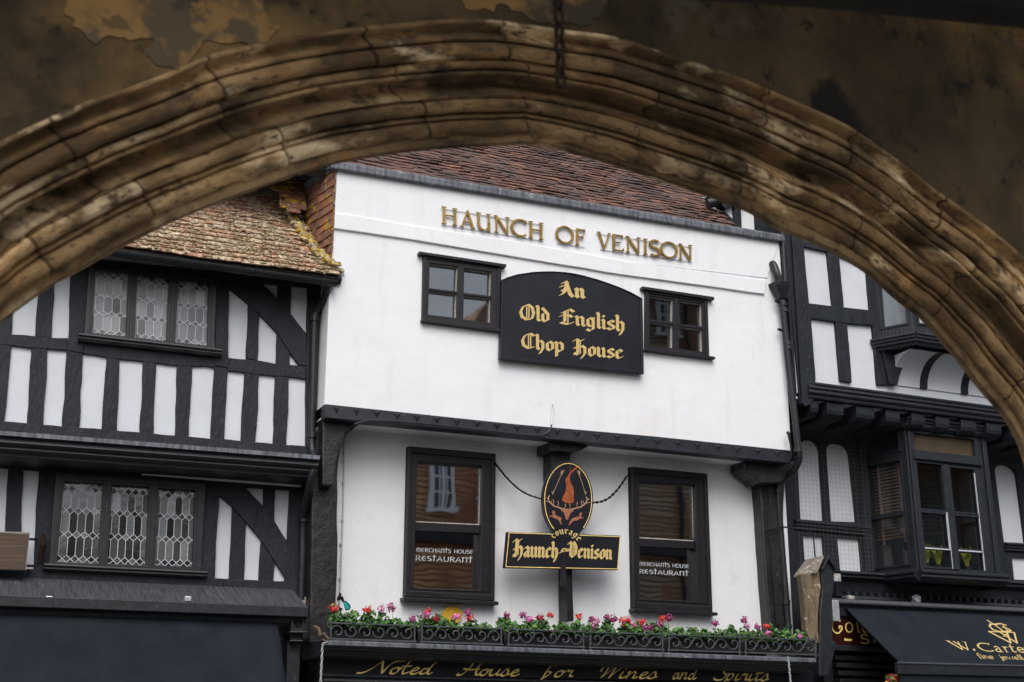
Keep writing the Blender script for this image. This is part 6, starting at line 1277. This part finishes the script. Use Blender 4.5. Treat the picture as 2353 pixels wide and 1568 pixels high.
MB().add([tl_, tr_, rg_, bk, tl_ + Vector((0, 0, -.025)), tr_ + Vector((0, 0, -.025)), rg_ + Vector((0, .0, -.025)), bk + Vector((0, 0, -.025))], [(0, 1, 2, 3), (7, 6, 5, 4), (0, 4, 5, 1), (1, 5, 6, 2), (2, 6, 7, 3), (3, 7, 4, 0)]).build('cap', M['weathered_lead'], wb, bevel=.006)
MB().prism(wbp, wbp.pts(z2((455, 355), (530, 195), (640, 360), (605, 362), (530, 240), (485, 350))), .05, .10).build('cap_verge', M['black_paint'], wb, bevel=.006)
# the second downpipe with its hopper
dp2 = thing('drainpipe', 'black cast iron drainpipe with a funnel hopper at the right end of the inn', 'drainpipe', (X1, -.6, 2.8))
Yp = -.60
path = [P3(1797, 690, Yp), P3(1804, 760, Yp), P3(1812, 840, Yp), P3(1823, 930, Yp), P3(1834, 1030, Yp), P3(1836, 1055, Yp + .02), P3(1826, 1078, Yp + .12), P3(1808, 1094, Yp + .28), P3(1790, 1108, Yp + .40), P3(1787, 1130, -.18), P3(1795, 1240, -.16), P3(1806, 1380, -.16), P3(1812, 1470, -.16)]
MB().tube(cr3(path), .044, 14).build('pipe', M['iron'], dp2, smooth=True)
for x, y, Y in ((1799, 700, Yp), (1802, 714, Yp), (1809, 790, Yp), (1810, 800, Yp), (1834, 1036, Yp), (1787, 1130, -.18), (1810, 1440, -.16), (1806, 1385, -.16)):
    c = P3(x, y, Y); MB().tube([c - Vector((0, 0, .028)), c + Vector((0, 0, .028))], .056, 14).build('pipe_collar', M['iron'], dp2, bevel=.004)
for x, y in ((1782, 692), (1788, 757)): c = P3(x, y, Yp); MB().tube([c, c + Vector((.07, .02, 0))], .018, 8).build('pipe_lug', M['iron'], dp2)
ht, hb = P3(1794, 652, Yp), P3(1798, 688, Yp)
def ringq(c, w_, d_): return [c + Vector((x * w_, y * d_, 0)) for x, y in ((-1, -.6), (-.6, -1), (.6, -1), (1, -.6), (1, 1), (-1, 1))]
hv = [ringq(ht, .135, .11), ringq(ht - Vector((0, 0, .05)), .125, .10), ringq(ht - Vector((0, 0, .10)), .10, .085), ringq(hb, .055, .05)]
MB().add([p for r_ in hv for p in r_], [(i * 6 + k, i * 6 + (k + 1) % 6, i * 6 + 6 + (k + 1) % 6, i * 6 + 6 + k) for i in range(3) for k in range(6)] + [(0, 1, 2, 3, 4, 5)]).build('hopper', M['iron'], dp2, bevel=.006)
MB().tube(cr3([P3(1774, 606, -.52), P3(1779, 612, -.56), P3(1785, 630, Yp), P3(1792, 652, Yp)]), [.050] * 16, 14).build('spout', M['iron'], dp2, smooth=True)
MB().tube([P3(1794, 480, -.52), P3(1799, 560, -.54), P3(1804, 650, -.56)], .028, 12).build('upper_pipe', M['iron'], dp2, smooth=True)
tag(MB().tube([P3(1810, 995, -.58), P3(1812, 996, -.60), P3(1816, 1020, -.60), P3(1819, 1045, -.59), P3(1814, 1060, -.56)], [.024, .022, .011, .011, .011], 8).build('overflow_pipe', M['iron'], smooth=True), 'short thin overflow pipe with a round cap beside the downpipe bend', 'pipe')
wirething('cable', [P3(*p, -.22) for p in r7((245, 530), (232, 600), (222, 780), (232, 860), (250, 1060), (268, 1270))], .012, 'iron', 'thin black pipe dropping left of the cast iron downpipe on the inn', 'pipe')
wirething('cable', [P3(*p, -.24) for p in r7((215, 790), (290, 775), (420, 790), (450, 815), (460, 930))], .011, 'iron', 'thin pipe crossing from the downpipe to the right house panels', 'pipe')
# small gable of the right house above the inn roof
GB = FY(.25)
gbl = thing('gable_wall', 'white gable with black timbers rising behind the right end of the inn roof', 'wall', (10, .25, 7))
MB().prism(GB, GB.pts(z6((500, 420), (640, 340), (900, 250), (1300, 300), (1300, 720), (730, 640))), -.2, 0).build('plaster', M['plaster'], gbl)
timber(GB, z6((495, 430), (540, 430), (745, 630), (735, 660), (690, 650)), .06, 'timber', gbl, amp=.003)
timber(GB, z6((640, 330), (730, 345), (742, 640), (665, 590)), .05, 'timber', gbl, amp=.003)
timber(GB, z6((330, 270), (480, 240), (760, 240), (760, 330), (640, 350), (530, 425), (500, 400)), .12, 'eaves_board', gbl, amp=.003)
MB().tube([P3(*z6((370, 330))[0], .05), P3(*z6((520, 290))[0], .0)], .07, 12).build('ridge_end', M['iron'], gbl, smooth=True)
# pigeon netting over the lower storey
nm = MB(); NP = FY(.36)
def nline(a, b): nm.prism(NP, [(a[0] , a[1]), (b[0], b[1]), (b[0] + .0015, b[1] + .0015), (a[0] + .0015, a[1] + .0015)], 0, .0015, False)
xa, xz, za_, zt_ = RL.px(1826, 1100)[0] - .1, RL.px(*r7((705, 600))[0])[0] - .05, 3.1, jt_z(XP) - .42
x = xa
while x < xz: nline((x, za_), (x + .02, zt_)); x += .068
z = za_
while z < zt_: nline((xa, z), (xz, z - .01)); z += .062
NP2 = Pl((0, .36, zt_), (1, 0, 0), (0, -.78, .42))
def n2(a, b): nm.prism(NP2, [a, b, (b[0] + .0015, b[1] + .0015), (a[0] + .0015, a[1] + .0015)], 0, .0015, False)
x = xa
while x < 15: n2((x, 0), (x + .01, .88)); x += .068
z = 0
while z < .88: n2((xa, z), (15, z)); z += .062
nt_ = nm.build('pigeon_netting', M['netting']); tag(nt_, 'fine square pigeon netting stretched under the jetty of the right house', 'netting')
# hanging basket flowers at the bottom edge
hbk = thing('flower_basket', 'orange and magenta flowers at the bottom edge under the awning corner', 'flowers', tuple(P3(2030, 1590, -1.0)))
for nm_, cc in (('yellow_plate', 'yellow'), ('petal_magenta', 'm'), ('petal_red', 'r'), ('leaf', 'l')):
    mb = MB()
    for j in range(70):
        p = P3(*z3((180 + rng.random() * 290, 1380 + rng.random() * 260))[0], -1.0 - rng.uniform(-.08, .08)); n = Vector((rng.gauss(0, 1), -1, rng.gauss(0, 1))).normalized(); u = n.orthogonal(); v_ = n.cross(u); s_ = .016; mb.r = rng.random()
        mb.add([p + u * s_, p + v_ * s_, p - u * s_, p - v_ * s_], [(0, 1, 2, 3)])
    mb.build('foliage' if nm_ == 'leaf' else 'blossom', M[nm_], hbk)
# wall boxes and cobwebs
for q, nm_, lb_ in ((z2((605, 395), (680, 400), (686, 484), (612, 480)), 'junction_box', 'square pale weathered box on the band right of the gabled lead cap'), (z2((765, 628), (832, 640), (828, 680), (768, 668)), 'junction_box', 'small white box above the left end of the lettered awning')):
    o = MB().prism(FY(.1), FY(.1).pts(q), 0, .06).build(nm_, M['pale_dirty'], bevel=.006); tag(o, lb_, 'box')
c = P3(*z2((1535, 675))[0], -.05); bm2 = MB(); blob(bm2, c, .07, random.Random(1), 1.1, 10); tag(bm2.build('flood_light', M['leading'], smooth=True), 'grey egg shaped floodlight above the lettered awning under the bay', 'light')
